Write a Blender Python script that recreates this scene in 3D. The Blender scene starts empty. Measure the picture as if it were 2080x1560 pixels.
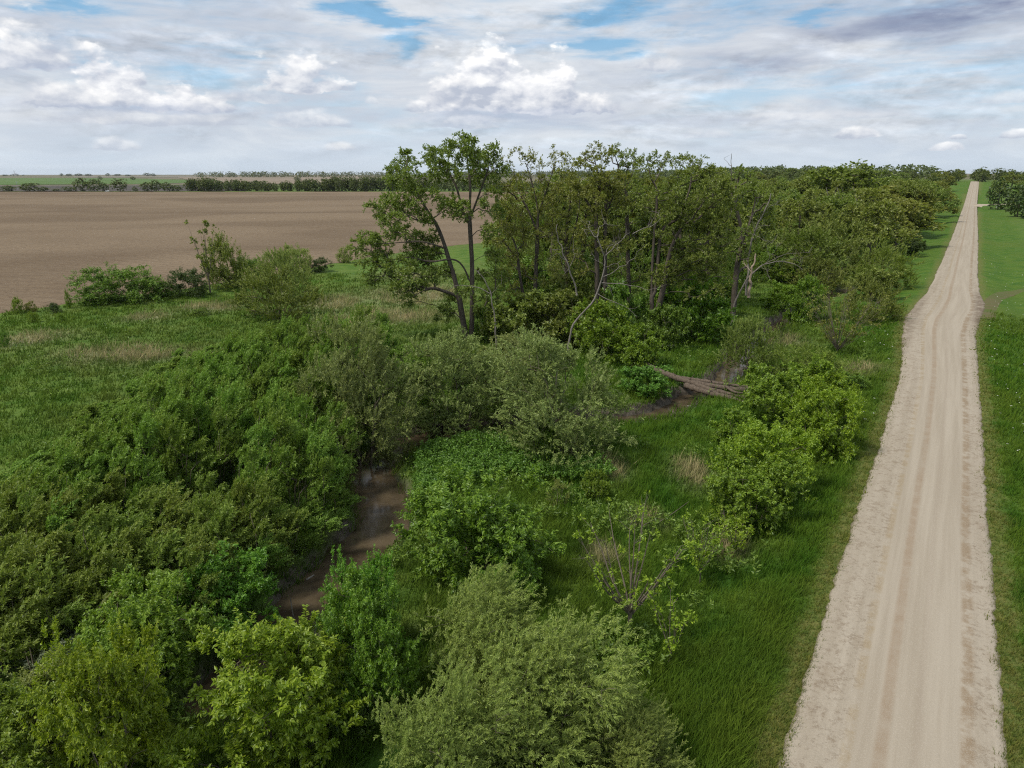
import bpy, math, random
import numpy as np
from mathutils import Vector
S = bpy.context.scene
COL = S.collection
R_ = math.radians

# ------------------------------------------------------------------ camera
HC = 20.0                       # camera height in metres
FPX, CX, CY = 1442.0, 1040.0, 780.0
PITCH = math.atan((780 - 352) / FPX)
cam = bpy.data.cameras.new('camera')
cam.sensor_width = 36.0
cam.lens = 36.0 * FPX / 2080.0
cam.clip_start = 0.1
cam.clip_end = 30000
camo = bpy.data.objects.new('camera', cam)
COL.objects.link(camo)
camo.location = (0, 0, HC)
camo.rotation_euler = (math.pi / 2 - PITCH, 0, 0)
S.camera = camo

def ray(px, py):
    u = (px - CX) / FPX; v = (CY - py) / FPX
    return u, math.cos(PITCH) + v * math.sin(PITCH), -math.sin(PITCH) + v * math.cos(PITCH)
def azel(px, py):
    x, y, z = ray(px, py)
    return math.degrees(math.atan2(x, y)), math.degrees(math.atan2(z, math.hypot(x, y)))

# ------------------------------------------------------------------ view, sun, sky
S.view_settings.view_transform = 'Standard'
S.view_settings.look = 'None'
S.view_settings.exposure = 0.25
S.view_settings.gamma = 1.0
S.view_settings.use_curve_mapping = False
S.cycles.use_denoising = False
S.cycles.pixel_filter_type = 'BLACKMAN_HARRIS'
S.cycles.filter_width = 1.15
S.cycles.max_bounces = 8
S.cycles.sample_clamp_indirect = 3.0
SUN_EL, SUN_AZ = 56.0, -118.0          # azimuth clockwise from +Y
sl = bpy.data.lights.new('sun', 'SUN')
sl.energy = 3.0
sl.angle = R_(10)
sl.color = (1.0, 0.94, 0.83)
so = bpy.data.objects.new('sun', sl)
COL.objects.link(so)
sd = Vector((math.sin(R_(SUN_AZ)) * math.cos(R_(SUN_EL)), math.cos(R_(SUN_AZ)) * math.cos(R_(SUN_EL)), math.sin(R_(SUN_EL))))
so.rotation_euler = sd.to_track_quat('Z', 'Y').to_euler()
so.location = sd * 500

class NT:
    """tiny node-graph builder"""
    def __init__(s, tree): s.t = tree
    def n(s, typ, **kw):
        nd = s.t.nodes.new(typ)
        for k, v in kw.items(): setattr(nd, k, v)
        return nd
    def put(s, nd, i, v):
        if v is None: return
        if isinstance(v, E_): v = v.o
        if isinstance(v, bpy.types.NodeSocket): s.t.links.new(v, nd.inputs[i])
        else: nd.inputs[i].default_value = v
    def m(s, op, a, b=None, c=None, clamp=False):
        nd = s.n('ShaderNodeMath', operation=op); nd.use_clamp = clamp
        for i, v in enumerate((a, b, c)): s.put(nd, i, v)
        return E_(s, nd.outputs[0])
    def vm(s, op, a, b=None, out=0):
        nd = s.n('ShaderNodeVectorMath', operation=op)
        s.put(nd, 0, a); s.put(nd, 1, b)
        return E_(s, nd.outputs[out])
    def xyz(s, x, y, z):
        nd = s.n('ShaderNodeCombineXYZ')
        for i, v in enumerate((x, y, z)): s.put(nd, i, v)
        return E_(s, nd.outputs[0])
    def sep(s, v):
        nd = s.n('ShaderNodeSeparateXYZ'); s.put(nd, 0, v)
        return [E_(s, o) for o in nd.outputs]
    def noise(s, vec, scale, detail=4, rough=.55, dist=0.0, col=False):
        nd = s.n('ShaderNodeTexNoise'); s.put(nd, 'Vector', vec)
        nd.inputs['Scale'].default_value = scale; nd.inputs['Detail'].default_value = detail
        nd.inputs['Roughness'].default_value = rough; nd.inputs['Distortion'].default_value = dist
        return E_(s, nd.outputs[1 if col else 0])
    def vor(s, vec, scale, detail=0, rough=.5, feat='F1'):
        nd = s.n('ShaderNodeTexVoronoi', feature=feat); s.put(nd, 'Vector', vec)
        nd.inputs['Scale'].default_value = scale; nd.inputs['Detail'].default_value = detail
        nd.inputs['Roughness'].default_value = rough
        return E_(s, nd.outputs[0])
    def ss(s, x, a, b, lo=0.0, hi=1.0):
        nd = s.n('ShaderNodeMapRange', interpolation_type='SMOOTHSTEP')
        s.put(nd, 0, x)
        for i, v in enumerate((a, b, lo, hi)): s.put(nd, i + 1, v)
        return E_(s, nd.outputs[0])
    def mix(s, f, a, b, mode='MIX'):
        nd = s.n('ShaderNodeMix', data_type='RGBA', blend_type=mode)
        s.put(nd, 0, f)
        for i, v in ((6, a), (7, b)):
            if isinstance(v, (tuple, list)): v = tuple(v)[:3] + (1,)
            s.put(nd, i, v)
        return E_(s, nd.outputs[2])
class E_:
    def __init__(s, g, o): s.g = g; s.o = o
    def __add__(s, b): return s.g.m('ADD', s, b)
    def __radd__(s, b): return s.g.m('ADD', s, b)
    def __sub__(s, b): return s.g.m('SUBTRACT', s, b)
    def __rsub__(s, b): return s.g.m('SUBTRACT', b, s)
    def __mul__(s, b): return s.g.m('MULTIPLY', s, b)
    def __rmul__(s, b): return s.g.m('MULTIPLY', s, b)
    def __truediv__(s, b): return s.g.m('DIVIDE', s, b)

def build_world():
    w = bpy.data.worlds.new('World'); S.world = w; w.use_nodes = True
    t = w.node_tree; t.nodes.clear(); g = NT(t)
    out = g.n('ShaderNodeOutputWorld'); bg = g.n('ShaderNodeBackground')
    STR = 0.1
    bg.inputs[1].default_value = STR
    t.links.new(bg.outputs[0], out.inputs[0])
    sky = g.n('ShaderNodeTexSky', sky_type='NISHITA')
    sky.sun_disc = False; sky.sun_elevation = R_(SUN_EL); sky.sun_rotation = R_(SUN_AZ)
    sky.altitude = 250; sky.air_density = 1.0; sky.dust_density = 1.0; sky.ozone_density = 1.0
    tc = g.n('ShaderNodeTexCoord')
    d = E_(g, tc.outputs['Generated'])
    x, y, z = g.sep(d)
    az = g.m('ARCTAN2', x, y) * 57.29578
    el = g.m('ARCSINE', z) * 57.29578
    dz = g.xyz(x, y, z * 4.5)            # stretched: clouds seen edge-on
    dz2 = g.xyz(x, y, z * 1.7)
    k = lambda c: tuple(v / STR for v in c) + (1,)
    # clear-sky colour: nishita lifted with a milky horizon
    hz = g.ss(el, 0.0, 11.0)
    blue = g.mix(.55, sky.outputs[0], k((.17, .43, .68)))
    clear = g.mix(hz, k((.54, .63, .72)), blue)
    # high veil of flat cloud
    wv = g.noise(dz, 3.2, 7, .58, .4)
    wv2 = g.noise(g.xyz(x, y, z * 9.0), 9.0, 6, .6, .3)
    cov = wv * .75 + wv2 * .35 + g.ss(el, 12, 40) * .02
    gw = g.noise(dz, 9.0, 5, .62, 0.0, col=True); gx, gy, gz = g.sep(gw)
    azg = az + (gx - .5) * 9.0; elg = el + (gy - .5) * 2.6
    def spot(px, py, rx, ry):
        a, e = azel(px, py); sx = rx / FPX * 57.3; sy = ry / FPX * 57.3
        q = g.m('POWER', (azg - a) * (1 / sx), 2.0) + g.m('POWER', (elg - e) * (1 / sy), 2.0)
        return g.m('EXPONENT', q * -1.0)
    for px, py, rx, ry, a in ((740, 18, 75, 16, .30), (800, 36, 55, 13, .30), (815, 95, 38, 30, .22), (1240, 32, 90, 14, .28),
                              (1210, 92, 50, 16, .22), (130, 14, 80, 10, .24), (1668, 30, 45, 14, .24), (2010, 130, 190, 30, .20),
                              (400, 150, 60, 12, .14), (520, 120, 40, 10, .10), (1500, 195, 120, 14, .10), (2080, 200, 120, 26, .13),
                              (200, 128, 30, 8, .16), (1270, 118, 40, 8, .14)):
        cov = cov - spot(px, py, rx, ry) * a
    veil = g.ss(cov, .33, .60)
    vb = g.ss(g.noise(dz, 5.0, 6, .6, .6), .35, .68)
    vcol = g.mix(vb, k((.48, .52, .592)), k((.66, .68, .71)))
    c = g.mix(veil * g.ss(el, -.5, 4.5, .30, .93), clear, vcol)
    # lumps of stratocumulus, lit from above
    lq = g.xyz(x, y, z * 2.6)
    lump = g.noise(lq, 15.0, 6, .58, .3) - g.noise(g.vm('ADD', lq, (-.005, -.001, .020)), 15.0, 6, .58, .3)
    lumps = g.ss(g.noise(dz, 7.0, 4, .5), .40, .60) * g.ss(el, .3, 3.0)
    br = g.m('ADD', 1.0, lump * lumps * 1.0)
    c = g.mix(1.0, c, g.xyz(br, br, br), 'MULTIPLY')
    # grey-blue thicker patches
    for px, py, rx, ry, a in ((1960, 25, 170, 30, .95), (1800, 58, 80, 10, .45), (1570, 130, 80, 12, .42), (1480, 118, 110, 18, .22),
                              (130, 85, 80, 14, .25), (1500, 60, 220, 30, .12)):
        n_ = g.ss(g.noise(dz, 11.0, 5, .55), .25, .68)
        c = g.mix(spot(px, py, rx, ry) * n_ * (a * 1.25), c, k((.20, .235, .35)))
    # cumulus: ellipse fields with flat bases, broken up by billowy noise
    warp = g.noise(dz2, 26.0, 5, .6, 0.0, col=True)
    wx, wy, wz = g.sep(warp)
    azw = az + (wx - .5) * 3.6
    elw = el + (wy - .5) * 2.3
    wd = g.xyz(x + (wx - .5) * .035, y, z * 1.9 + (wz - .5) * .035)
    bil = (1.0 - g.vor(wd, 21.0, 3.0, .5, 'SMOOTH_F1')) * .6 + g.noise(dz2, 34.0, 6, .6) * .42
    sdir = g.vm('ADD', wd, (-.006, -.001, .014))
    bil2 = (1.0 - g.vor(sdir, 21.0, 3.0, .5, 'SMOOTH_F1')) * .6 + g.noise(g.vm('ADD', dz2, (-.006, -.001, .014)), 34.0, 6, .6) * .42
    relief = bil - bil2                   # lit side minus shaded side
    soft = g.noise(dz2, 13.0, 5, .55)
    # (px centre, py base, half width, height, strength, whiteness)
    CU = [(985, 210, 150, 158, 1.0, 1.0), (1105, 220, 165, 122, 1.0, .95), (905, 212, 80, 95, .85, .75), (1190, 222, 90, 55, .8, .75),
          (255, 208, 100, 116, 1.0, 1.0), (350, 217, 130, 74, 1.0, .9), (150, 212, 110, 56, .9, .75), (435, 222, 55, 55, .8, .75),
          (60, 132, 115, 98, .95, .8), (620, 182, 100, 84, .9, .85), (520, 205, 90, 45, .6, .6), (640, 254, 105, 32, .6, .8), (300, 250, 230, 26, .55, .6),
          (235, 302, 48, 24, .5, .8), (690, 303, 38, 18, .45, .8), (757, 210, 17, 17, .45, .8), (848, 225, 26, 26, .7, .85), 
          (1740, 277, 45, 24, .75, .95), (1922, 303, 30, 15, .7, .95), (2068, 277, 30, 16, .7, .95), (1945, 281, 16, 8, .6, .9), (1330, 138, 75, 40, .6, .65),
          (950, 258, 90, 30, .6, .75), (1440, 278, 60, 20, .4, .8), (1650, 240, 190, 16, .4, .7), (2050, 205, 60, 22, .5, .8)]
    for px, py, hw, hh, st, wh in CU:
        a, e = azel(px, py); sx = 57.3 * hw / FPX; sy = 57.3 * hh / FPX
        amp = min(1.0, sy / 2.5)
        ax = az + (azw - az) * amp; ex = el + (elw - el) * (amp * .8)
        dx = (ax - a) * (1 / sx); dy = (ex - e)
        up = g.m('MAXIMUM', dy, 0.0) * (1 / sy); dn = g.m('MINIMUM', dy, 0.0) * (1 / (sy * .10 + .04))
        q = dx * dx + up * up + dn * dn
        f = 1.0 - g.m('SQRT', q) + (bil - .57) * 1.25 * amp * (.35 + .65 * g.ss(dy * (1 / sy), -.05, .30))
        al = g.ss(f, -.03, .26 if wh > .84 else .42) * st
        lit = g.m('ADD', up * .85 + relief * 1.9 + (soft - .5) * .9, .20, clamp=True)
        cc = g.mix(lit, k((.43, .47, .555)), k(tuple(.60 + (v - .60) * wh for v in (1.0, .99, .975))))
        c = g.mix(al, c, cc)
    # soft blue-grey bases under the big cumulus
    for px, py, rx, ry, a in ((1040, 240, 190, 14, .45), (300, 222, 170, 9, .40), (120, 138, 110, 9, .3)):
        c = g.mix(spot(px, py, rx, ry) * a, c, k((.29, .36, .51)))
    # below the horizon: a dull land colour, hidden by the ground
    c = g.mix(g.ss(el, -3.0, -.3), k((.10, .12, .08)), c)
    t.links.new(c.o, bg.inputs[0])
    w.cycles.sampling_method = 'MANUAL'; w.cycles.sample_map_resolution = 512
build_world()

# ------------------------------------------------------------------ helpers
def smooth(x): x = np.clip(x, 0, 1); return x * x * (3 - 2 * x)
def nrm(v): return v / np.maximum(np.linalg.norm(v, axis=-1, keepdims=True), 1e-9)

def mesh(name, V, F, mats=(), smooth_=False, attrs=None, uv=None, mid=None):
    V = np.asarray(V, np.float32); F = np.asarray(F, np.int32)
    me = bpy.data.meshes.new(name)
    n, k = F.shape
    me.vertices.add(len(V)); me.vertices.foreach_set('co', V.ravel())
    me.loops.add(n * k); me.loops.foreach_set('vertex_index', F.ravel())
    me.polygons.add(n)
    me.polygons.foreach_set('loop_start', np.arange(0, n * k, k, dtype=np.int32))
    if smooth_: me.polygons.foreach_set('use_smooth', np.ones(n, bool))
    for m in mats: me.materials.append(m)
    if mid is not None: me.polygons.foreach_set('material_index', np.asarray(mid, np.int32))
    if attrs:
        for an, av in attrs.items():
            a = me.attributes.new(an, 'FLOAT', 'POINT'); a.data.foreach_set('value', np.asarray(av, np.float32))
    if uv is not None:
        u = me.uv_layers.new(name='UVMap'); u.data.foreach_set('uv', np.asarray(uv, np.float32)[F.ravel()].ravel())
    me.update(calc_edges=True)
    if not smooth_:
        me.polygons.foreach_set('use_smooth', np.zeros(n, bool))
    return me

def tag(o, label=None, cat=None, group=None, kind=None):
    if label: o['label'] = label
    if cat: o['category'] = cat
    if group: o['group'] = group
    if kind: o['kind'] = kind
    return o
def ob(name, me, parent=None):
    o = bpy.data.objects.new(name, me); COL.objects.link(o)
    if parent: o.parent = parent
    return o
def thing(name, label, cat, loc=(0, 0, 0), group=None, rz=0.0, sc=(1, 1, 1)):
    o = bpy.data.objects.new(name, None); COL.objects.link(o)
    o.empty_display_size = .3
    o.location = loc; o.rotation_euler = (0, 0, rz); o.scale = sc
    return tag(o, label, cat, group)

# ------------------------------------------------------------------ materials
def mat(name):
    m = bpy.data.materials.new(name); m.use_nodes = True
    t = m.node_tree; t.nodes.clear(); g = NT(t)
    out = g.n('ShaderNodeOutputMaterial')
    return m, g, out
def principled(g, out, col, rough=.9, spec=.25, bump=None, bs=.3, bd=.05):
    b = g.n('ShaderNodeBsdfPrincipled')
    if isinstance(col, (tuple, list)): b.inputs['Base Color'].default_value = tuple(col)[:3] + (1,)
    else: g.put(b, 'Base Color', col)
    g.put(b, 'Roughness', rough); b.inputs['Specular IOR Level'].default_value = spec
    if bump is not None:
        bn = g.n('ShaderNodeBump'); bn.inputs['Strength'].default_value = bs; bn.inputs['Distance'].default_value = bd
        g.put(bn, 'Height', bump); g.t.links.new(bn.outputs[0], b.inputs['Normal'])
    g.t.links.new(b.outputs[0], out.inputs[0])
    return b
def attr(g, name):
    a = g.n('ShaderNodeAttribute', attribute_name=name)
    return E_(g, a.outputs['Fac'])
def pos(g):
    ge = g.n('ShaderNodeNewGeometry'); return E_(g, ge.outputs['Position'])

def leaf_mat(name, c1, c2, back=None, trans=.30, gloss=.03, objvar=.16):
    m, g, out = mat(name)
    ge = g.n('ShaderNodeNewGeometry'); oi = g.n('ShaderNodeObjectInfo')
    ri = E_(g, ge.outputs['Random Per Island']); ro = E_(g, oi.outputs['Random'])
    col = g.mix(ri, c1, c2)
    hs = g.n('ShaderNodeHueSaturation')
    g.put(hs, 'Hue', (ro - .5) * .025 + .5); g.put(hs, 'Value', (ro - .5) * objvar + .80 + ri * .4); g.put(hs, 'Color', col)
    col = E_(g, hs.outputs[0])
    if back is not None:
        col = g.mix(E_(g, ge.outputs['Backfacing']) * .7, col, back)
    di = g.n('ShaderNodeBsdfDiffuse'); tr = g.n('ShaderNodeBsdfTranslucent'); gl = g.n('ShaderNodeBsdfGlossy')
    g.put(di, 'Color', col); g.put(tr, 'Color', g.mix(1.0, col, (1.0, 1.1, .55), 'MULTIPLY'))
    gl.inputs['Roughness'].default_value = .45; gl.inputs['Color'].default_value = (.8, .85, .9, 1)
    a = g.n('ShaderNodeMixShader'); a.inputs[0].default_value = trans
    b = g.n('ShaderNodeMixShader'); b.inputs[0].default_value = gloss
    L = g.t.links.new
    L(di.outputs[0], a.inputs[1]); L(tr.outputs[0], a.inputs[2]); L(a.outputs[0], b.inputs[1]); L(gl.outputs[0], b.inputs[2]); L(b.outputs[0], out.inputs[0])
    return m
def bark_mat(name, c1, c2, scale=3.0):
    m, g, out = mat(name)
    p = pos(g); x, y, z = g.sep(p)
    q = g.xyz(x, y, z * .3)
    n1 = g.noise(q, scale * 3, 5, .6); n2 = g.noise(p, scale * .4, 3)
    col = g.mix(g.ss(n1, .3, .7) * .7 + n2 * .3, c1, c2)
    principled(g, out, col, .92, .15, n1, .6, .06)
    return m
M = {}
M['oak'] = leaf_mat('oak_leaf', (.150, .205, .034), (.230, .275, .054), trans=.42)
M['olive'] = leaf_mat('olive_oak_leaf', (.180, .210, .036), (.260, .275, .060), trans=.42)
M['ash'] = leaf_mat('ash_leaf', (.145, .245, .018), (.225, .310, .030), trans=.38)
M['lime'] = leaf_mat('lime_leaf', (.185, .290, .014), (.275, .350, .026), trans=.40)
M['elder'] = leaf_mat('box_elder_leaf', (.110, .235, .018), (.190, .315, .030), trans=.38)
M['willow'] = leaf_mat('willow_leaf', (.190, .265, .045), (.280, .335, .080), back=(.29, .34, .14), gloss=.02)
M['silver'] = leaf_mat('silvery_willow_leaf', (.165, .225, .050), (.250, .290, .088), back=(.27, .30, .14), gloss=.02)
M['sandbar'] = leaf_mat('sandbar_willow_leaf', (.140, .240, .030), (.220, .315, .052), gloss=.02, trans=.36)
M['sandbar2'] = leaf_mat('olive_willow_leaf', (.150, .220, .030), (.220, .275, .050), gloss=.02, trans=.36)
M['round'] = leaf_mat('fine_willow_leaf', (.145, .195, .036), (.215, .250, .056), gloss=.02)
M['shrub'] = leaf_mat('shrub_leaf', (.105, .195, .022), (.175, .260, .036))
M['dark'] = leaf_mat('dark_leaf', (.048, .090, .018), (.088, .130, .028))
M['grey'] = leaf_mat('grey_green_leaf', (.12, .155, .07), (.17, .20, .11), gloss=.03)
M['far'] = leaf_mat('far_leaf', (.085, .118, .028), (.130, .155, .042), trans=.25)
M['herb'] = leaf_mat('herb_leaf', (.085, .215, .022), (.150, .285, .040), trans=.3)
M['bark'] = bark_mat('oak_bark', (.045, .036, .028), (.13, .11, .09))
M['twig'] = bark_mat('twig_bark', (.09, .075, .055), (.20, .17, .13))
M['dead'] = bark_mat('dead_wood', (.10, .088, .076), (.27, .245, .215))
M['log'] = bark_mat('log_wood', (.055, .042, .032), (.165, .130, .100))
M['palewood'] = bark_mat('pale_broken_wood', (.22, .16, .12), (.45, .36, .28))

# ------------------------------------------------------------------ terrain
RAZ = R_(32.10)
RD = np.array([math.sin(RAZ), math.cos(RAZ)]); RN = np.array([math.cos(RAZ), -math.sin(RAZ)])
RS = np.array([-60, 22, 27.6, 36.4, 46.5, 58.7, 79.4, 88, 96.6, 106, 113.9, 126, 139.7, 160, 187.7, 280, 437, 578, 900.])
RL = np.array([-2.6, -2.68, -2.81, -2.97, -3.03, -3.09, -3.45, -3.95, -4.6, -5.2, -5.45, -4.9, -4.15, -3.9, -3.75, -3.55, -3.7, -3.7, -3.6])
RSR = np.array([-60, 26, 34.5, 44.8, 62.8, 85.8, 104.4, 115, 124, 133.7, 145, 173, 285, 416, 583, 900.])
RR = np.array([4.0, 3.95, 3.87, 3.66, 3.52, 3.21, 2.95, 3.35, 4.0, 4.1, 3.5, 3.3, 3.55, 3.4, 3.3, 3.3])
def road_LR(s): return np.interp(s, RS, RL), np.interp(s, RSR, RR)

def G0(px, py, z=0.0):
    u, F, U = ray(px, py); t = (HC - z) / -U
    return u * t, F * t
CREEK_PX = [(470, 1420), (560, 1310), (605, 1240), (668, 1188), (742, 1114), (786, 1062), (772, 1010), (748, 965), (790, 915), (900, 882), (1050, 868),
            (1200, 858), (1300, 856), (1352, 842), (1402, 812), (1450, 792), (1482, 768), (1492, 745), (1502, 715), (1545, 690), (1600, 652), (1655, 612), (1720, 590), (1790, 585)]
CREEK = np.array([G0(a, b, -1.0) for a, b in CREEK_PX])
def resample(P, n):
    P = np.asarray(P, float); d = np.r_[0, np.cumsum(np.linalg.norm(np.diff(P, axis=0), axis=1))]
    s = np.linspace(0, d[-1], n)
    Q = np.stack([np.interp(s, d, P[:, i]) for i in range(P.shape[1])], 1)
    return Q
def chaikin(P, k=2):
    P = np.asarray(P, float)
    for _ in range(k):
        A = P[:-1] * .75 + P[1:] * .25; B = P[:-1] * .25 + P[1:] * .75
        Q = np.empty((len(A) * 2, P.shape[1])); Q[0::2] = A; Q[1::2] = B
        P = np.vstack([P[:1], Q, P[-1:]])
    return P
CREEK = chaikin(CREEK, 2)
def seg_dist(x, y, P):
    x = np.asarray(x, float); y = np.asarray(y, float)
    best = np.full(x.shape, 1e9)
    for a, b in zip(P[:-1], P[1:]):
        d = b - a; L2 = d @ d + 1e-9
        t = np.clip(((x - a[0]) * d[0] + (y - a[1]) * d[1]) / L2, 0, 1)
        best = np.minimum(best, np.hypot(x - a[0] - t * d[0], y - a[1] - t * d[1]))
    return best
def creek_dist(x, y):
    x = np.asarray(x, float); y = np.asarray(y, float)
    out = np.full(x.shape, 99.0)
    m = (y > 15) & (y < 150) & (x > -25) & (x < 95)
    if m.any(): out[m] = seg_dist(x[m], y[m], CREEK)
    return out
def vnoise(x, y, s, seed=0):
    x = np.asarray(x, float) * s + seed * 17.3; y = np.asarray(y, float) * s - seed * 9.1
    return (np.sin(x * 1.3 + 1.7 * np.sin(y * .9 + .4)) + np.sin(y * 1.7 + 1.3 * np.sin(x * 1.1 + 2.0)) + .6 * np.sin((x + y) * 2.9 + np.sin(x * 2.3 - y))) / 2.6
def road_st(x, y): return x * RD[0] + y * RD[1], x * RN[0] + y * RN[1]
def hgt(x, y):
    x = np.asarray(x, float); y = np.asarray(y, float)
    r = np.hypot(x, y)
    near = 1 - smooth((r - 130) / 150)
    h = .30 * vnoise(x, y, .09) * near + .10 * vnoise(x, y, .35, 3) * near
    dc = creek_dist(x, y) + .35 * vnoise(x, y, .8, 5)
    dc = dc * (1 + .45 * smooth((y - 52) / 8))
    c = smooth((2.5 - dc) / 1.4)
    h = h * (1 - smooth((5 - dc) / 3)) - 1.55 * c - .25 * smooth((7 - dc) / 4)
    s, t = road_st(x, y)
    L, Rr = road_LR(s)
    e = np.maximum(L - t, t - Rr)
    rm = smooth((4.5 - e) / 4.0)
    h = h * (1 - rm) + .45 * rm
    h = h - .35 * np.exp(-((e - 5.2) / 1.3) ** 2) * (s < 400)
    az = np.arctan2(x, y)
    rise = smooth((r - 480) / 420) * smooth((az - R_(8)) / R_(12)) * smooth((R_(75) - az) / R_(20))
    h = h + 11.5 * rise + 4.0 * smooth((r - 1200) / 1500) * smooth((az + R_(8)) / R_(20))
    return h
def h1(x, y): return float(hgt(np.array([x]), np.array([y]))[0])
def AT(px, py):
    z = 0.0
    for _ in range(6):
        x, y = G0(px, py, z); z = h1(x, y)
    return x, y, z
def WP(px, py, Y):
    u, F, U = ray(px, py); t = Y / F
    return np.array([u * t, Y, HC + U * t])

FIELD_NEAR = chaikin([G0(a, b) for a, b in ((-900, 900), (-300, 690), (0, 634), (170, 612), (330, 595), (520, 566), (690, 533), (800, 515), (940, 497), (1010, 492))], 2)
FIELD_FAR_Y = 830.0
def field_edges(n):
    A = resample(FIELD_NEAR, n)
    fx0, fx1 = G0(-900, 391)[0], G0(1075, 391)[0]
    B = np.stack([np.linspace(fx0, fx1, n), np.full(n, FIELD_FAR_Y)], 1)
    return A, B
FA, FB = field_edges(60)
FPOLY = np.vstack([FA, FB[::-1]])
def in_poly(x, y, P):
    x = np.asarray(x, float); y = np.asarray(y, float)
    ins = np.zeros(x.shape, bool)
    Q = np.roll(P, -1, 0)
    for a, b in zip(P, Q):
        if a[1] == b[1]: continue
        cnd = (a[1] > y) != (b[1] > y)
        xi = (b[0] - a[0]) * (y - a[1]) / (b[1] - a[1]) + a[0]
        ins ^= cnd & (x < xi)
    return ins

DRY = [(800, 640, 110, 16), (850, 598, 90, 18), (690, 655, 60, 12), (830, 560, 60, 10), (60, 692, 60, 14), (300, 646, 45, 8), (430, 625, 60, 9), (680, 615, 60, 14), (1310, 1062, 34, 18),
       (1235, 955, 34, 22), (1400, 965, 36, 24), (1330, 548, 70, 12), (1585, 690, 45, 9), (1740, 745, 36, 12), (1480, 1110, 40, 18), (250, 720, 120, 16), (860, 720, 60, 12), (1220, 1130, 30, 20), (1650, 605, 20, 6)]
DRYW = []
for a, b, c_, d_ in DRY:
    p0 = G0(a, b); p1 = G0(a + c_, b); p2 = G0(a, b - d_)
    DRYW.append((p0[0], p0[1], abs(p1[0] - p0[0]), abs(p2[1] - p0[1])))
def zones(x, y):
    x = np.asarray(x, float); y = np.asarray(y, float)
    dry = np.zeros(x.shape)
    for cx, cy, rx, ry in DRYW:
        dry = np.maximum(dry, np.exp(-(((x - cx) / rx) ** 2 + ((y - cy) / ry) ** 2)))
    az = np.degrees(np.arctan2(x, y)); r = np.hypot(x, y)
    lush = smooth((az + 11) / 8) * smooth((110 - r) / 40)
    s, t = road_st(x, y); L, Rr = road_LR(s)
    e = np.maximum(L - t, t - Rr)
    lush = np.maximum(lush, smooth((16 - e) / 6) * (s < 900))
    verge = smooth((1.35 - e + .35 * vnoise(x, y, 1.2, 2)) / .9) * (e > -.6)
    dc = creek_dist(x, y)
    mud = smooth((2.5 - dc + .5 * vnoise(x, y, .9, 4)) / .7)
    return dry, lush, verge, mud

def grass_colour(g):
    """shared by the ground and by the blades standing on it"""
    p = pos(g)
    dry, lush, verge = attr(g, 'dry'), attr(g, 'lush'), attr(g, 'verge')
    n1 = g.noise(p, .045, 4, .6); n2 = g.noise(p, .35, 5, .62); n3 = g.noise(p, 3.2, 4, .7)
    a = g.mix(g.ss(n2, .32, .68), (.056, .116, .016), (.112, .168, .031))
    b = g.mix(g.ss(n2, .30, .70), (.038, .098, .012), (.088, .150, .020))
    b = g.mix(g.ss(n1, .42, .62) * .45, b, (.092, .130, .022))
    c = g.mix(lush, a, b)
    c = g.mix(g.ss(n1, .42, .66) * .28 * (1.0 - lush), c, (.100, .105, .045))
    c = g.mix(g.ss(n1 * .6 + n2 * .4, .52, .68) * .35, c, (.095, .130, .020))
    c = g.mix(g.ss(n3 * .55 + n2 * .45, .52, .70) * .5, c, (.026, .056, .010))
    d = dry * g.ss(n2 * .5 + n3 * .5, .36, .58)
    c = g.mix(d * .85, c, (.31, .27, .185))
    v = g.mix(g.ss(n3, .35, .65), (.160, .150, .050), (.085, .115, .028))
    c = g.mix(verge * .80, c, v)
    return p, c, n2, n3
def m_ground():
    m, g, out = mat('meadow_ground')
    p, c, n2, n3 = grass_colour(g)
    mud = attr(g, 'mud')
    mm = g.mix(g.ss(g.noise(p, 1.6, 5, .6), .35, .65), (.050, .041, .031), (.115, .100, .080))
    c = g.mix(mud, c, mm)
    far = g.ss(g.vm('LENGTH', p, out=1), 900, 1600)
    fn = g.noise(p, .004, 4, .5)
    c = g.mix(far, c, g.mix(g.ss(fn, .4, .6), (.10, .105, .05), (.17, .145, .105)))
    principled(g, out, c, .95, .1, n3 + n2, .7, .25)
    return m
M['ground'] = m_ground()
def m_blade():
    m, g, out = mat('grass_blades')
    p, c, n2, n3 = grass_colour(g)
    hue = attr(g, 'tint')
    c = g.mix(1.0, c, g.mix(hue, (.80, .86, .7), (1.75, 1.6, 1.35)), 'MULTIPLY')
    di = g.n('ShaderNodeBsdfDiffuse'); tr = g.n('ShaderNodeBsdfTranslucent'); a = g.n('ShaderNodeMixShader')
    g.put(di, 0, c); g.put(tr, 0, c); a.inputs[0].default_value = .3
    g.t.links.new(di.outputs[0], a.inputs[1]); g.t.links.new(tr.outputs[0], a.inputs[2]); g.t.links.new(a.outputs[0], out.inputs[0])
    return m
M['blade'] = m_blade()

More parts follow.
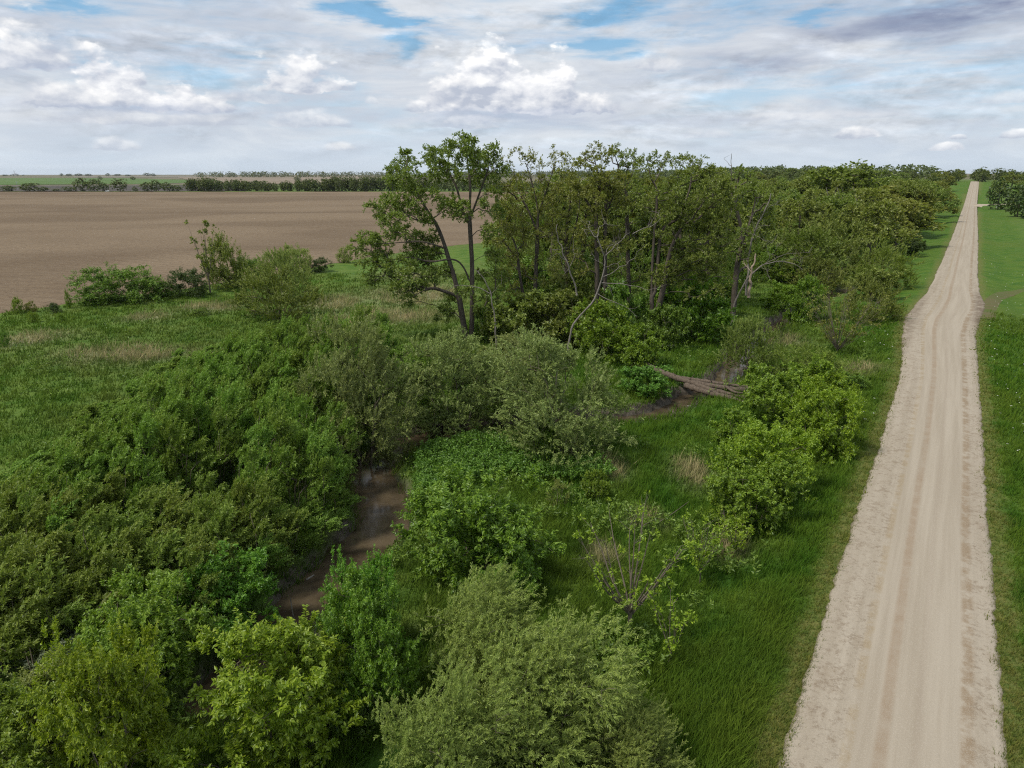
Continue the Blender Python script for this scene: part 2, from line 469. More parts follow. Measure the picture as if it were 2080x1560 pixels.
def build_ground():
    az = np.radians(np.r_[np.linspace(-180, -44, 34)[:-1], np.linspace(-44, 44, 280), np.linspace(44, 180, 34)[1:]])
    rr = [2., 5., 9., 13.]
    while rr[-1] < 115: rr.append(rr[-1] + (.36 if rr[-1] < 80 else .6))
    while rr[-1] < 330: rr.append(rr[-1] * 1.02)
    while rr[-1] < 12000: rr.append(rr[-1] * 1.045)
    rr = np.array(rr)
    A, Rg = np.meshgrid(az, rr)
    x = np.sin(A) * Rg; y = np.cos(A) * Rg
    z = hgt(x.ravel(), y.ravel()).reshape(x.shape)
    s, t = road_st(x, y); L, Rr = road_LR(s)
    e = np.maximum(L - t, t - Rr)
    z -= smooth((-.25 - e) / .5) * (.35 + .0015 * Rg) * ((s > -60) & (s < 900))
    inside = in_poly(x.ravel(), y.ravel(), FPOLY).reshape(x.shape)
    ed = seg_dist(x.ravel(), y.ravel(), np.vstack([FA[::2], FA[-1:], FB[-1:]])).reshape(x.shape)
    z -= inside * smooth((ed - .6 - .02 * np.maximum(0, Rg - 100)) / (1.5 + .01 * Rg)) * (.4 + .002 * Rg)
    V = np.stack([x, y, z], -1).reshape(-1, 3)
    nr, na = x.shape
    i = np.arange(nr * na).reshape(nr, na)
    F = np.stack([i[:-1, :-1], i[:-1, 1:], i[1:, 1:], i[1:, :-1]], -1).reshape(-1, 4)[:, ::-1]
    d, l, v, mu = zones(V[:, 0], V[:, 1])
    o = ob('ground', mesh('ground', V, F, [M['ground']], True, dict(dry=d, lush=l, verge=v, mud=mu)))
    tag(o, 'rough green meadow on both sides of the creek and the gravel road', 'ground', kind='structure')
build_ground()

def build_field():
    m, g, out = mat('ploughed_soil')
    p = pos(g); x, y, z = g.sep(p)
    n1 = g.noise(g.xyz(x * .55, y, z), .012, 4, .55, .6); n2 = g.noise(p, .9, 5, .7); n3 = g.noise(g.xyz(x * .5, y * 1.0, z), .22, 5, .65)
    n4 = g.noise(p, 5.0, 3, .7)
    c = g.mix(g.ss(n1, .36, .62), (.136, .098, .062), (.198, .148, .097))
    c = g.mix(g.ss(n3, .42, .7) * .30, c, (.185, .142, .098))
    c = g.mix(g.ss(n2, .48, .68) * .6, c, (.070, .048, .033))
    rows = g.m('SINE', (x * .22 + y * .97 + n1 * 26.0) * 1.9)
    c = g.mix(g.ss(rows, .2, .9) * .22, c, (.095, .068, .046))
    c = g.mix(g.ss(n4, .56, .70) * .7, c, (.32, .27, .20))
    principled(g, out, c, .95, .08, n2 + n4 * .5, .8, .25)
    n, k = 130, 150
    A, B = field_edges(n)
    A = A + (np.random.RandomState(4).rand(n, 2) - .5) * 1.0
    tt = np.linspace(0, 1, k); tt = (np.exp(3.2 * tt) - 1) / (math.exp(3.2) - 1)
    P = A[None] * (1 - tt)[:, None, None] + B[None] * tt[:, None, None]
    z = hgt(P[..., 0].ravel(), P[..., 1].ravel()).reshape(P.shape[:2]) + .10
    z += .8 * vnoise(P[..., 0], P[..., 1], .018, 8) * smooth((P[..., 1] - 160) / 200) * smooth((790 - P[..., 1]) / 200)
    z[0] -= .25
    V = np.concatenate([P, z[..., None]], -1).reshape(-1, 3)
    i = np.arange(k * n).reshape(k, n)
    F = np.stack([i[:-1, :-1], i[:-1, 1:], i[1:, 1:], i[1:, :-1]], -1).reshape(-1, 4)
    o = ob('ploughed_field', mesh('ploughed_field', V, F, [m], True))
    tag(o, 'wide bare brown ploughed field beyond the meadow', 'field', kind='structure')
build_field()

def flat_sheet(name, pts, dz, m, label, n=24):
    """quad strip: pts = two px polylines (near edge, far edge)"""
    a = resample([AT(*q)[:2] for q in pts[0]], n); b = resample([AT(*q)[:2] for q in pts[1]], n)
    k = 6
    P = np.stack([a * (1 - t) + b * t for t in np.linspace(0, 1, k)])
    z = hgt(P[..., 0].ravel(), P[..., 1].ravel()).reshape(P.shape[:2]) + dz
    V = np.concatenate([P, z[..., None]], -1).reshape(-1, 3)
    i = np.arange(k * n).reshape(k, n)
    F = np.stack([i[:-1, :-1], i[:-1, 1:], i[1:, 1:], i[1:, :-1]], -1).reshape(-1, 4)
    return tag(ob(name, mesh(name, V, F, [m], True)), label, name.split('_')[-1], kind='structure')
def soil(name, c1, c2, sc=.02):
    m, g, out = mat(name); p = pos(g); x, y, z = g.sep(p)
    n1 = g.noise(g.xyz(x * .3, y, z), sc, 5, .6)
    principled(g, out, g.mix(g.ss(n1, .35, .65), c1, c2), .95, .08)
    return m
flat_sheet('green_field', [[(-700, 376), (0, 376), (300, 374), (420, 371)], [(-700, 361.5), (0, 361.5), (250, 362), (380, 366)]], .5, soil('young_crop', (.070, .125, .036), (.105, .160, .050)), 'far bright green crop field on the left horizon')
flat_sheet('dark_field', [[(-700, 389), (0, 389), (500, 388)], [(-700, 377.5), (0, 377.5), (500, 376)]], .3, soil('dark_soil', (.062, .056, .052), (.090, .080, .070)), 'far strip of dark soil behind the tree row')
flat_sheet('tan_field', [[(430, 375), (620, 374), (790, 372)], [(360, 361), (620, 357.5), (800, 357)]], .9, soil('tan_soil', (.180, .148, .110), (.250, .200, .150)), 'far pale tan field below the wooded horizon')
flat_sheet('grey_field', [[(150, 361), (300, 360.8), (500, 361.5)], [(150, 357), (300, 357), (500, 357)]], .6, soil('grey_soil', (.150, .135, .105), (.200, .175, .135)), 'thin grey brown field on the far left horizon')

# ------------------------------------------------------------------ road
def build_road():
    m, g, out = mat('gravel')
    uvn = g.n('ShaderNodeUVMap'); u, v, _ = g.sep(E_(g, uvn.outputs[0]))
    p = pos(g)
    n1 = g.noise(p, 13.0, 4, .8); n2 = g.noise(p, 1.1, 5, .65); n5 = g.noise(p, 26.0, 2, .7)
    st = g.noise(g.xyz(u * 13.0, v * .05, 0.0), 1.0, 5, .65)          # long streaks
    wob = (g.noise(g.xyz(0.0, v * .022, 3.0), 1.0, 2) - .5) * .03
    uu = u + wob
    def band(c, w, soft=.5): return g.ss(g.m('ABSOLUTE', uu - c), w * (1 + soft), w * (1 - soft))
    c = g.mix(g.ss(st, .3, .7), (.290, .246, .188), (.350, .304, .240))
    c = g.mix(band(.44, .030) * g.ss(n2 * .5 + st * .5, .3, .62) * .8, c, (.245, .180, .120))
    c = g.mix(band(.285, .025) * g.ss(n2, .35, .62) * .6, c, (.265, .200, .115))
    c = g.mix(band(.60, .018) * .22, c, (.27, .22, .17))
    c = g.mix(band(.83, .032) * g.ss(n2, .38, .58) * .85, c, (.225, .165, .105))
    loose = g.m('MAXIMUM', band(.16, .12, .3), band(.91, .07, .4))
    sp = g.ss(g.noise(p, 4.2, 6, .75), .49, .62)
    c = g.mix(loose * sp * g.ss(n2, .38, .56) * .62, c, (.175, .130, .088))
    c = g.mix(loose * g.ss(n2, .52, .66) * .35, c, (.20, .15, .10))
    c = g.mix(g.ss(n5 * .5 + n1 * .5, .50, .66) * .5, c, (.50, .45, .38))
    c = g.mix(g.ss(n1, .52, .70) * .40, c, (.16, .125, .09))
    d = attr(g, 'dirt') * g.ss(n2 * .7 + n1 * .3, .30, .58)
    c = g.mix(d * .85, c, (.155, .120, .088))
    c = g.mix(g.ss(attr(g, 'edge') + (n1 - .5) * .9 + (n2 - .5) * .6, .55, .9) * .75, c, (.105, .092, .045))
    principled(g, out, c, .95, .12, n1 + n5 * .6 + sp * loose * .5, .5, .03)
    s = np.r_[np.arange(-60, 15, 3.), np.arange(15, 130, .5), np.arange(130, 320, 2.), np.arange(320, 900, 6.)]
    rng = np.random.RandomState(11)
    L, Rr = road_LR(s)
    L0, R0_ = L, Rr
    L = L + .10 * vnoise(s, s * .3, .23, 1) + rng.randn(len(s)) * .05; Rr = Rr + .10 * vnoise(s, s * .5, .21, 6) + rng.randn(len(s)) * .05
    fr = np.array([0, .03, .08, .15, .22, .285, .36, .44, .52, .60, .70, .78, .83, .90, .96, 1.])
    T = L0[:, None] + (R0_ - L0)[:, None] * fr; T[:, 0] = L; T[:, -1] = Rr
    T = np.hstack([L[:, None] - .12, T, Rr[:, None] + .12])
    f2 = np.r_[-.01, fr, 1.01]
    Sg = np.repeat(s[:, None], T.shape[1], 1)
    x = Sg * RD[0] + T * RN[0]; y = Sg * RD[1] + T * RN[1]
    z = hgt(x.ravel(), y.ravel()).reshape(x.shape) + .05 + .10 * (1 - (2 * f2 - 1) ** 2)[None]
    z += -.025 * (np.exp(-((f2 - .44) / .04) ** 2) + np.exp(-((f2 - .285) / .04) ** 2) + np.exp(-((f2 - .83) / .04) ** 2))[None]
    z[:, 0] -= .25; z[:, -1] -= .25
    V = np.stack([x, y, z], -1).reshape(-1, 3)
    nr, na = x.shape; i = np.arange(nr * na).reshape(nr, na)
    F = np.stack([i[:-1, :-1], i[:-1, 1:], i[1:, 1:], i[1:, :-1]], -1).reshape(-1, 4)
    dirt = smooth((T - 2.3) / .9) * smooth((s[:, None] - 104) / 10) * smooth((150 - s[:, None]) / 12) * 1.2 + smooth((-3.4 - T) / 1.0) * smooth((s[:, None] - 84) / 10) * smooth((150 - s[:, None]) / 25) * .8
    edge = np.repeat((np.abs(2 * f2 - 1) ** 10 * .8)[None], nr, 0)
    uv = np.stack([np.repeat(f2[None], nr, 0), Sg], -1).reshape(-1, 2)
    tag(ob('road', mesh('road', V, F, [m], True, dict(dirt=dirt.ravel(), edge=edge.ravel()), uv)), 'straight pale gravel road running to the horizon', 'road', kind='structure')
    # grass track and driveway on the right
    def strip(name, pts, w0, w1, mt, label, dz):
        P = resample(chaikin(pts, 2), 30); d = nrm(np.gradient(P, axis=0)); nn = np.stack([d[:, 1], -d[:, 0]], 1)
        w = np.linspace(w0, w1, 30)[:, None]
        cols = [P + nn * w * q for q in (-.5, -.25, 0, .25, .5)]
        X = np.stack(cols, 1)
        z = hgt(X[..., 0].ravel(), X[..., 1].ravel()).reshape(X.shape[:2]) + dz; z[:, 0] -= dz * .9; z[:, -1] -= dz * .9
        V = np.concatenate([X, z[..., None]], -1).reshape(-1, 3)
        i = np.arange(150).reshape(30, 5)
        F = np.stack([i[:-1, :-1], i[:-1, 1:], i[1:, 1:], i[1:, :-1]], -1).reshape(-1, 4)
        tag(ob(name, mesh(name, V, F, [mt], True)), label, name.split('_')[-1], kind='structure')
    q = lambda s_, t_: (s_ * RD[0] + t_ * RN[0], s_ * RD[1] + t_ * RN[1])
    strip('grass_track', [q(118, 4.2), q(133, 4.8), q(150, 7), q(160, 12), q(163, 30), q(163, 60)], 2.2, 1.8, soil('worn_turf', (.115, .100, .050), (.085, .105, .032), .6), 'worn yellowish farm track turning off the road into the grass', .05)
    strip('driveway', [q(520, 2.5), q(545, 4.5), q(560, 12), q(568, 40)], 7, 6, soil('pale_gravel', (.33, .28, .21), (.40, .34, .26), .2), 'pale gravel driveway turning off the far road to the right', .12)
    # row crops on the far right
    m2, g, out = mat('row_crop_soil')
    a = attr(g, 'row'); n = g.noise(pos(g), .6, 4, .6)
    principled(g, out, g.mix(g.ss(a, .3, .7), (.060, .050, .042), g.mix(n, (.10, .105, .06), (.17, .14, .10))), .95, .1)
    na = 12 * 8 + 1
    tt = np.linspace(27, 75, na); sg = np.linspace(238, 345, 12)
    T2, S2 = np.meshgrid(tt, sg); row = .5 + .5 * np.cos((tt - 27) / 4.0 * 2 * np.pi)
    x = S2 * RD[0] + T2 * RN[0]; y = S2 * RD[1] + T2 * RN[1]
    z = hgt(x.ravel(), y.ravel()).reshape(x.shape) + .12 + .22 * row[None]
    i = np.arange(12 * na).reshape(12, na)
    F = np.stack([i[:-1, :-1], i[:-1, 1:], i[1:, 1:], i[1:, :-1]], -1).reshape(-1, 4)
    tag(ob('row_field', mesh('row_field', np.stack([x, y, z], -1).reshape(-1, 3), F, [m2], True, dict(row=np.repeat(row[None], 12, 0).ravel()))), 'dark field with planted rows at the right edge', 'field', kind='structure')
build_road()

# ------------------------------------------------------------------ creek water
def build_creek():
    m, g, out = mat('creek_water')
    p = pos(g); n = g.noise(p, .55, 5, .6); n2 = g.noise(p, 3.5, 3, .6)
    c = g.mix(g.ss(n, .35, .65), (.046, .034, .021), (.098, .074, .046))
    c = g.mix(g.ss(n2, .66, .72) * .6, c, (.02, .016, .012))
    b = principled(g, out, c, .10, .30, g.noise(p, 6.0, 3, .5), .10, .02)
    cs = .45
    xs = np.arange(CREEK[:, 0].min() - 4, CREEK[:, 0].max() + 4, cs); ys = np.arange(CREEK[:, 1].min() - 4, CREEK[:, 1].max() + 4, cs)
    X, Y = np.meshgrid(xs, ys); d = seg_dist(X.ravel(), Y.ravel(), CREEK).reshape(X.shape)
    idx = np.arange(X.size).reshape(X.shape)
    keep = (d[:-1, :-1] < 2.7)
    F = np.stack([idx[:-1, :-1], idx[:-1, 1:], idx[1:, 1:], idx[1:, :-1]], -1)[keep]
    used = np.unique(F); remap = np.zeros(X.size, int); remap[used] = np.arange(len(used))
    V = np.stack([X.ravel(), Y.ravel(), np.full(X.size, -1.02)], -1)[used]
    tag(ob('creek', mesh('creek', V, remap[F], [m], True)), 'shallow brown creek winding between the willows', 'water', kind='structure')
build_creek()

# ------------------------------------------------------------------ plant building
def tubes(chains, sides=5):
    """chains: (pts, radii) -> verts, quads"""
    Vs, Fs, o = [], [], 0
    for P, r in chains:
        n = len(P)
        if n < 2: continue
        k = sides if max(r) > .05 else 3
        if max(r) > .16: k = sides + 3
        T = nrm(np.gradient(P, axis=0))
        ref = np.array([0, 0, 1.]) if abs(T[:, 2].mean()) < .8 else np.array([1., 0, 0])
        A = nrm(np.cross(T, ref)); B = np.cross(T, A)
        th = np.arange(k) / k * 2 * np.pi
        ring = P[:, None] + (A[:, None] * np.cos(th)[None, :, None] + B[:, None] * np.sin(th)[None, :, None]) * np.asarray(r)[:, None, None]
        Vs.append(ring.reshape(-1, 3))
        i = np.arange(n * k).reshape(n, k) + o
        j = np.roll(i, -1, 1)
        Fs.append(np.stack([i[:-1], j[:-1], j[1:], i[1:]], -1).reshape(-1, 4))
        o += n * k
    return np.concatenate(Vs), np.concatenate(Fs)

def grow(trunks, tips, rng, R0=.4, alpha=.35, seg=.9, wob=.16, arch=.12, rmin=.018, pw=.55):
    cap = 60 * (len(tips) + 20) + 500
    P = np.zeros((cap, 3)); pl = np.zeros(cap); par = np.full(cap, -1); n = 0
    chains = []
    for k, T in enumerate(trunks):
        T = chaikin(T, 1); L = np.linalg.norm(np.diff(T, axis=0), axis=1).sum()
        T = resample(T, max(3, int(L / (seg * .6)) + 1))
        prev = -1; ch = []
        if k and n:
            d = np.linalg.norm(P[:n] - T[0], axis=1); j = int(d.argmin())
            if d[j] < 1.6: prev = j; ch = [j]; T = T[1:]
        for q in T:
            P[n] = q; par[n] = prev
            pl[n] = pl[prev] + np.linalg.norm(q - P[prev]) if prev >= 0 else 0
            prev = n; ch.append(n); n += 1
        chains.append(ch)
    if len(tips):
        tn = n
        dmin = np.linalg.norm(tips[:, None] - P[None, :tn:2], axis=2).min(1)
        ends = []
        for ti in np.argsort(dmin):
            q = tips[ti]
            dv = q - P[:n]; d = np.linalg.norm(dv, axis=1)
            cost = d + alpha * pl[:n] + .9 * np.maximum(0, -dv[:, 2])
            j = int(cost.argmin()); D = d[j]
            k = max(1, int(math.ceil(D / seg)))
            s = np.arange(1, k + 1) / k
            pts = P[j] + (q - P[j]) * s[:, None]
            w = np.sin(s * np.pi)[:, None]
            pts += w * rng.randn(k, 3) * wob * min(1, D * .5) + np.array([0, 0, 1.]) * w * D * arch
            ch = [j]; prev = j
            for x in pts:
                if n >= cap: break
                P[n] = x; par[n] = prev; pl[n] = pl[prev] + np.linalg.norm(x - P[prev]); prev = n; ch.append(n); n += 1
            chains.append(ch)
    wt = np.zeros(n); 
    for ch in chains: wt[ch[-1]] += 1
    for i in range(n - 1, -1, -1):
        if par[i] >= 0: wt[par[i]] += wt[i]
    W = wt.max()
    r = np.maximum(rmin, R0 * (wt / W) ** pw)
    out = []
    for ch in chains:
        rr = r[ch].copy()
        if len(ch) > 1: rr[0] = min(rr[0], rr[1] * 1.25)
        out.append((P[ch], rr))
    return out

def shoot_leaves(P0, D, L, n, ll, lw, th, rng, bend=(0, 0, 0), droop=.15, upb=.7, t0=.12):
    s = len(P0); L = np.broadcast_to(L, (s,))
    t = t0 + (1 - t0) * (np.arange(n) + rng.rand(s, n)) / n
    bend = np.broadcast_to(np.asarray(bend, float), (s, 3))
    lt = (L[:, None] * t)[..., None]
    ps = P0[:, None] + D[:, None] * lt + bend[:, None] * lt * t[..., None]
    tan = nrm(D[:, None] + 2 * bend[:, None] * t[..., None])
    r = rng.randn(s, n, 3); rad = nrm(r - (r * tan).sum(-1, keepdims=True) * tan)
    ld = tan * math.cos(th) + rad * math.sin(th); ld[..., 2] -= droop; ld = nrm(ld)
    up = rng.randn(s, n, 3) * (1 - upb); up[..., 2] += upb
    sd_ = nrm(np.cross(ld, up)); nn = np.cross(sd_, ld)
    l = (ll * (.65 + .7 * rng.rand(s, n)))[..., None]; w = lw / ll * l * .5
    a = ps; b = ps + ld * l * .45 + sd_ * w + nn * w * .25; c = ps + ld * l - nn * l * .08; d = ps + ld * l * .45 - sd_ * w + nn * w * .25
    V = np.stack([a, b, c, d], 2).reshape(-1, 3)
    F = np.arange(len(V)).reshape(-1, 4)
    return V, F

def ell_pts(lobes, n, rng, lo=.55, hi=1.0, reject=.7):
    """points in the outer shells of ellipsoid lobes (K,6), with outward normals"""
    lobes = np.asarray(lobes, float)
    a = (lobes[:, 3] * lobes[:, 4] + lobes[:, 4] * lobes[:, 5] + lobes[:, 3] * lobes[:, 5]); a = a / a.sum()
    m = int(n * 1.8) + 8
    k = rng.choice(len(lobes), m, p=a)
    d = nrm(rng.randn(m, 3)); q = lo + (hi - lo) * rng.rand(m) ** .6
    P = lobes[k, :3] + d * lobes[k, 3:] * q[:, None]
    N = nrm(d / lobes[k, 3:])
    ok = np.ones(m, bool)
    if reject > 0 and len(lobes) > 1:
        for j, lb in enumerate(lobes):
            e = (((P - lb[:3]) / lb[3:]) ** 2).sum(1)
            ok &= ~((e < reject ** 2) & (k != j))
    P, N = P[ok], N[ok]
    return P[:n], N[:n]

def bush_lobes(w, h, rng, nl=9, base=.12, topx=0.0, flat=1.0):
    L = [(0, 0, h * .48, w * .34, w * .34, h * .42)]
    for i in range(nl):
        a = i / nl * 2 * np.pi * 1.618 * nl / (nl + 1) + rng.rand() * .8
        zz = base * h + (h * .80 - base * h) * rng.rand()
        f = math.sqrt(max(0.05, 1 - ((zz / h - .40) / .62) ** 2))
        rad = w * .33 * f * (.75 + .4 * rng.rand())
        rr = w * (.15 + .09 * rng.rand())
        L.append((math.cos(a) * rad + topx * zz, math.sin(a) * rad, max(zz, rr * .5), rr, rr, rr * (.9 + .6 * rng.rand()) * flat))
    L.append((topx * h * .7, 0, h * .80, w * .17, w * .17, h * .19))
    return np.array(L)

SP = {  # species: mat, shoots per m2 factor, leaf params
 'ash':     dict(m='ash', n=25, ll=.165, lw=.075, th=.9, L=.55, hr=.26, hs=20, up=.7, droop=.35, bend=(0.05, 0, -.1)),
 'willow':  dict(m='willow', n=26, ll=.17, lw=.042, th=.65, L=.75, hr=.48, hs=22, up=.85, droop=.10, bend=(.25, .05, -.25)),
 'silver':  dict(m='silver', n=24, ll=.19, lw=.065, th=.7, L=.85, hr=.36, hs=18, up=.7, droop=.12, bend=(.15, 0, -.15)),
 'sandbar': dict(m='sandbar', n=34, ll=.15, lw=.056, th=.8, L=.62, hr=.20, hs=26, up=1.3, droop=.05, bend=(.45, .08, -.12)),
 'round':   dict(m='round', n=24, ll=.26, lw=.075, th=.5, L=1.2, hr=.6, hs=10, up=.9, droop=.0, bend=(.10, 0, -.08)),
 'shrub':   dict(m='shrub', n=18, ll=.26, lw=.13, th=.9, L=.6, hr=.30, hs=12, up=.8, droop=.2, bend=(.05, 0, -.05)),
}
def bush_meshes(name, seed, sp, w, h, shoots, nl=9, base=.12, R0=.09, tips=70, lscale=1.0, mat_=None, lo=.5, reject=.62, topx=0.0, barkm='twig', trunkh=.0, n=None):
    rng = np.random.RandomState(seed); q = SP[sp]
    lobes = bush_lobes(w, h, rng, nl, base, topx)
    nh = max(4, int(shoots / q['hs']))
    HP, HN = ell_pts(lobes, nh, rng, lo, 1.0, reject); nh = len(HP)
    k = rng.randint(0, nh, shoots); hv = (.6 + .8 * rng.rand(nh))[k][:, None]
    P = HP[k] + rng.randn(shoots, 3) * q['hr'] * hv * (1, 1, .8); N = nrm(HN[k] + rng.randn(shoots, 3) * .25)
    ok = P[:, 2] > .12; P, N = P[ok], N[ok]
    up = np.zeros_like(N); up[:, 2] = q['up']; up[:, 0] += q['bend'][0] * .8
    D = nrm(N * .75 + up + rng.randn(*N.shape) * .35)
    V, F = shoot_leaves(P, D, q['L'] * (.6 + .7 * rng.rand(len(P))) * min(1.0, .5 + h / 8), n or q['n'], q['ll'] * lscale, q['lw'] * lscale, q['th'], rng, q['bend'], q['droop'])
    mk = M[mat_ or q['m']]
    fm = mesh(name + '_foliage', V, F, [mk])
    rw = np.percentile(np.hypot(V[:, 0] - topx * h * .5, V[:, 1]), 97); w, h0 = 2 * rw, h; h = np.percentile(V[:, 2], 99.3)
    sel = rng.choice(len(P), min(tips, len(P)), False)
    stems = []
    ns = 1 if trunkh else 4
    for i in range(ns):
        a = i / ns * 6.28 + rng.rand()
        if trunkh: stems.append([(0, 0, -.3), (.05, 0, h * .2), (topx * h * .4, .05, h * trunkh)])
        else: stems.append([(.25 * math.cos(a), .25 * math.sin(a), -.25), (w * .08 * math.cos(a), w * .08 * math.sin(a), h * .2), (w * .16 * math.cos(a) + topx * h * .4, w * .16 * math.sin(a), h * .5)])
    ch = grow([np.array(s_) for s_ in stems], P[sel], rng, R0, .3, .7, .10, .06, .012)
    tv, tf = tubes(ch, 5)
    tm = mesh(name + '_stems', tv, tf, [M[barkm]], True)
    return dict(trunk=tm, crown=fm, w=w, h=h)

def px_frame(px, py, wpx, top, back=.0):
    x, y, z = AT(px, py)
    u, F, U = ray(px, py); t = y / F
    W = wpx * t / FPX
    yy = y + back * W
    _, F2, U2 = ray(px, top)
    hh = HC + U2 * (yy / F2) - z
    return x, y, z, W, max(.5, hh)

BUSH = ('stems', 'foliage'); TREE = ('trunk', 'crown')
def place(proto, name, label, cat, x, y, z, W, H, group=None, rz=0.0, parts=TREE, m=None):
    o = thing(name, label, cat, (x, y, z - .05), group, rz, (W / proto['w'], W / proto['w'], H / proto['h']))
    a = ob(parts[0], proto['trunk'], o); b = ob(parts[1], proto['crown'], o)
    if m:
        b.material_slots[0].link = 'OBJECT'; b.material_slots[0].material = M[m]
    return o
def put(proto, name, label, cat, px, py, wpx, top, group=None, rz=None, parts=BUSH, m=None, back=.0):
    x, y, z, W, H = px_frame(px, py, wpx, top, back)
    if rz is None: rz = ((px * 7 + py * 13) % 360) * math.pi / 180
    return place(proto, name, label, cat, x, y, z, W, H, group, rz, parts, m)

# ------------------------------------------------------------------ prototypes
ASH = [bush_meshes('ash', 10 + i, 'ash', 6, 6, 1850, 13, .12, .10, 90, mat_='ash', reject=.55) for i in range(3)]
ELD = [bush_meshes('elder', 20 + i, 'ash', 6, 4.6, 1500, 12, .10, .09, 80, 1.05, mat_='elder') for i in range(2)]
WIL = [bush_meshes('willow', 30 + i, 'willow', 7, 6.5, 2500, 13, .10, .10, 110, 1.0, lo=.45) for i in range(2)]
SIL = [bush_meshes('silver', 40 + i, 'silver', 8, 9, 2200, 14, .12, .14, 120, 1.0, lo=.5) for i in range(3)]
SAN = [bush_meshes('sandbar', 50 + i, 'sandbar', 2.6, 4.2, 240, 6, .25, .05, 18, 1.0, lo=.75, reject=.5, topx=.10) for i in range(6)]
RND = [bush_meshes('round', 60 + i, 'round', 12, 8, 1100, 12, .12, .14, 100, 1.25, lo=.6) for i in range(2)]
SHR = [bush_meshes('shrub', 70 + i, 'shrub', 6, 4.5, 650, 9, .10, .07, 60, 1.05) for i in range(3)]
SHF = [bush_meshes('fshrub', 90 + i, 'shrub', 8, 5, 1500, 11, .08, .08, 70, .9, n=11) for i in range(2)]
TWG = bush_meshes('twig', 80, 'shrub', 8, 6, 230, 9, .15, .10, 230, .8, mat_='olive', barkm='twig')

# ------------------------------------------------------------------ oaks
def clump_leaves(tips, dirs, rng, rc=.75, m=6, n=7, ll=.30, lw=.17, up=.35):
    k = len(tips)
    D = nrm(np.repeat(dirs, m, 0) * .55 + rng.randn(k * m, 3) * .65 + np.array([0, 0, up]))
    return shoot_leaves(np.repeat(tips, m, 0), D, rc * (.5 + .7 * rng.rand(k * m)), n, ll, lw, .8, rng, (0, 0, -.12), .15, .6, .25)
def limb_parts(root, ch, mt, thick, sides=6):
    """thick branches become limbs of their own, the rest joins the trunk"""
    main = [ch[0]]; limbs = []
    for c in ch[1:]:
        (limbs if (max(c[1]) > thick and len(c[0]) > 3) else main).append(c)
    tv, tf = tubes(main, sides)
    ob('trunk', mesh('trunk', tv, tf, [mt], True), root)
    for c in limbs:
        v, f = tubes([c], sides); ob('limb', mesh('limb', v, f, [mt], True), root)

def hero_oak(label, Y, trunks, lobes, seed, R0=.42, depth=4.0, m='oak', dens=1.0, group=None, name='oak_tree', n=9, ms=7, ll=.215, base=None, bark='bark'):
    rng = np.random.RandomState(seed)
    base = base or trunks[0][0]
    b = WP(base[0], base[1], Y); zb = h1(b[0], Y)
    o0 = np.array([b[0], Y, zb])
    TR = []
    for k, T in enumerate(trunks):
        q = np.array([WP(px, py, Y) for px, py in T]); 
        w = np.linspace(0, 1, len(q)); dy = (rng.rand() - .5) * depth * .9 if k else 0
        q[:, 1] += dy * w
        q = q - o0
        if q[0, 2] < 2.5: q[0, 2] = -.3
        TR.append(q)
    xs = np.array([l[0] for l in lobes]); xc = xs.mean(); hw = max(20, np.abs(xs - xc).max() * 1.1)
    LB = []
    for l in lobes:
        cx, cy, rx = l[0], l[1], l[2]; ry = l[3] if len(l) > 3 else rx
        dy = np.clip(rng.randn() * .6, -1, 1) * depth * math.sqrt(max(.05, 1 - ((cx - xc) / hw) ** 2))
        c = WP(cx, cy, Y + dy) - o0
        t = Y / ray(cx, cy)[1] / FPX
        LB.append((c[0], c[1], c[2], rx * t, (rx + ry) * .55 * t, ry * t))
    LB = np.array(LB)
    T_, D_ = [], []
    for lb in LB:
        k = max(4, int(dens * 3.0 * (lb[3] * lb[5] + lb[3] * lb[4]) ** .8 + 2))
        p, nn = ell_pts(lb[None], k, rng, .35, .9, 0)
        T_.append(p); D_.append(nn)
    tips = np.concatenate(T_); dirs = np.concatenate(D_)
    ch = grow(TR, tips, rng, R0, .30, .75, .17, .10, .022, .52)
    root = thing(name, label, 'tree', o0, group)
    limb_parts(root, ch, M[bark], .11)
    V, F = clump_leaves(tips, dirs, rng, .70, ms, n, ll, ll * .6)
    ob('crown', mesh('crown', V, F, [M[m]]), root)
    return root

A_L = [(937,282,16,12),(906,296,14,10),(946,298,22,16),(871,312,16,14),(885,312,12,12),(894,327,28,20),(927,312,22,18),(960,308,18,18),(949,326,32,24),(1003,310,18,16),(992,326,20,20),(899,343,30,18),(977,338,26,20),
  (1017,348,22,12),(934,357,36,16),(873,365,22,10),(985,364,30,12),(825,318,18,8),(819,333,26,16),(843,345,14,10),(807,347,20,10),(800,367,22,12),(826,372,24,14),(847,385,18,10),(790,404,18,12),(812,407,24,14),(847,400,22,14),(880,397,14,8),
  (760,426,16,14),(790,426,30,16),(830,424,26,12),(807,447,30,10),(783,450,18,10),(916,414,28,16),(904,426,16,14),(942,424,26,12),(864,440,24,12),(939,440,20,8),(747,483,20,14),(762,485,12,12),(726,500,14,10),(821,474,26,16),(797,476,16,8),
  (847,485,30,10),(878,478,20,8),(778,507,26,14),(873,509,36,12),(838,511,30,12),(752,502,24,16),(743,528,24,18),(773,532,28,16),(812,540,34,16),(852,537,32,16),(873,515,26,12),(752,563,22,16),(795,558,30,14),(838,563,34,14),(882,558,28,14),
  (812,587,28,12),(828,610,16,14),(856,580,26,10),(904,549,20,14),(942,587,18,12),(916,611,20,14),(977,618,20,18),(902,636,22,12),(985,420,14,16),(975,560,14,14)] + [(1000, 395, 16, 10), (1010, 430, 16, 10), (995, 470, 18, 12), (1005, 520, 20, 14), (1015, 560, 22, 14), (1000, 600, 20, 14)]
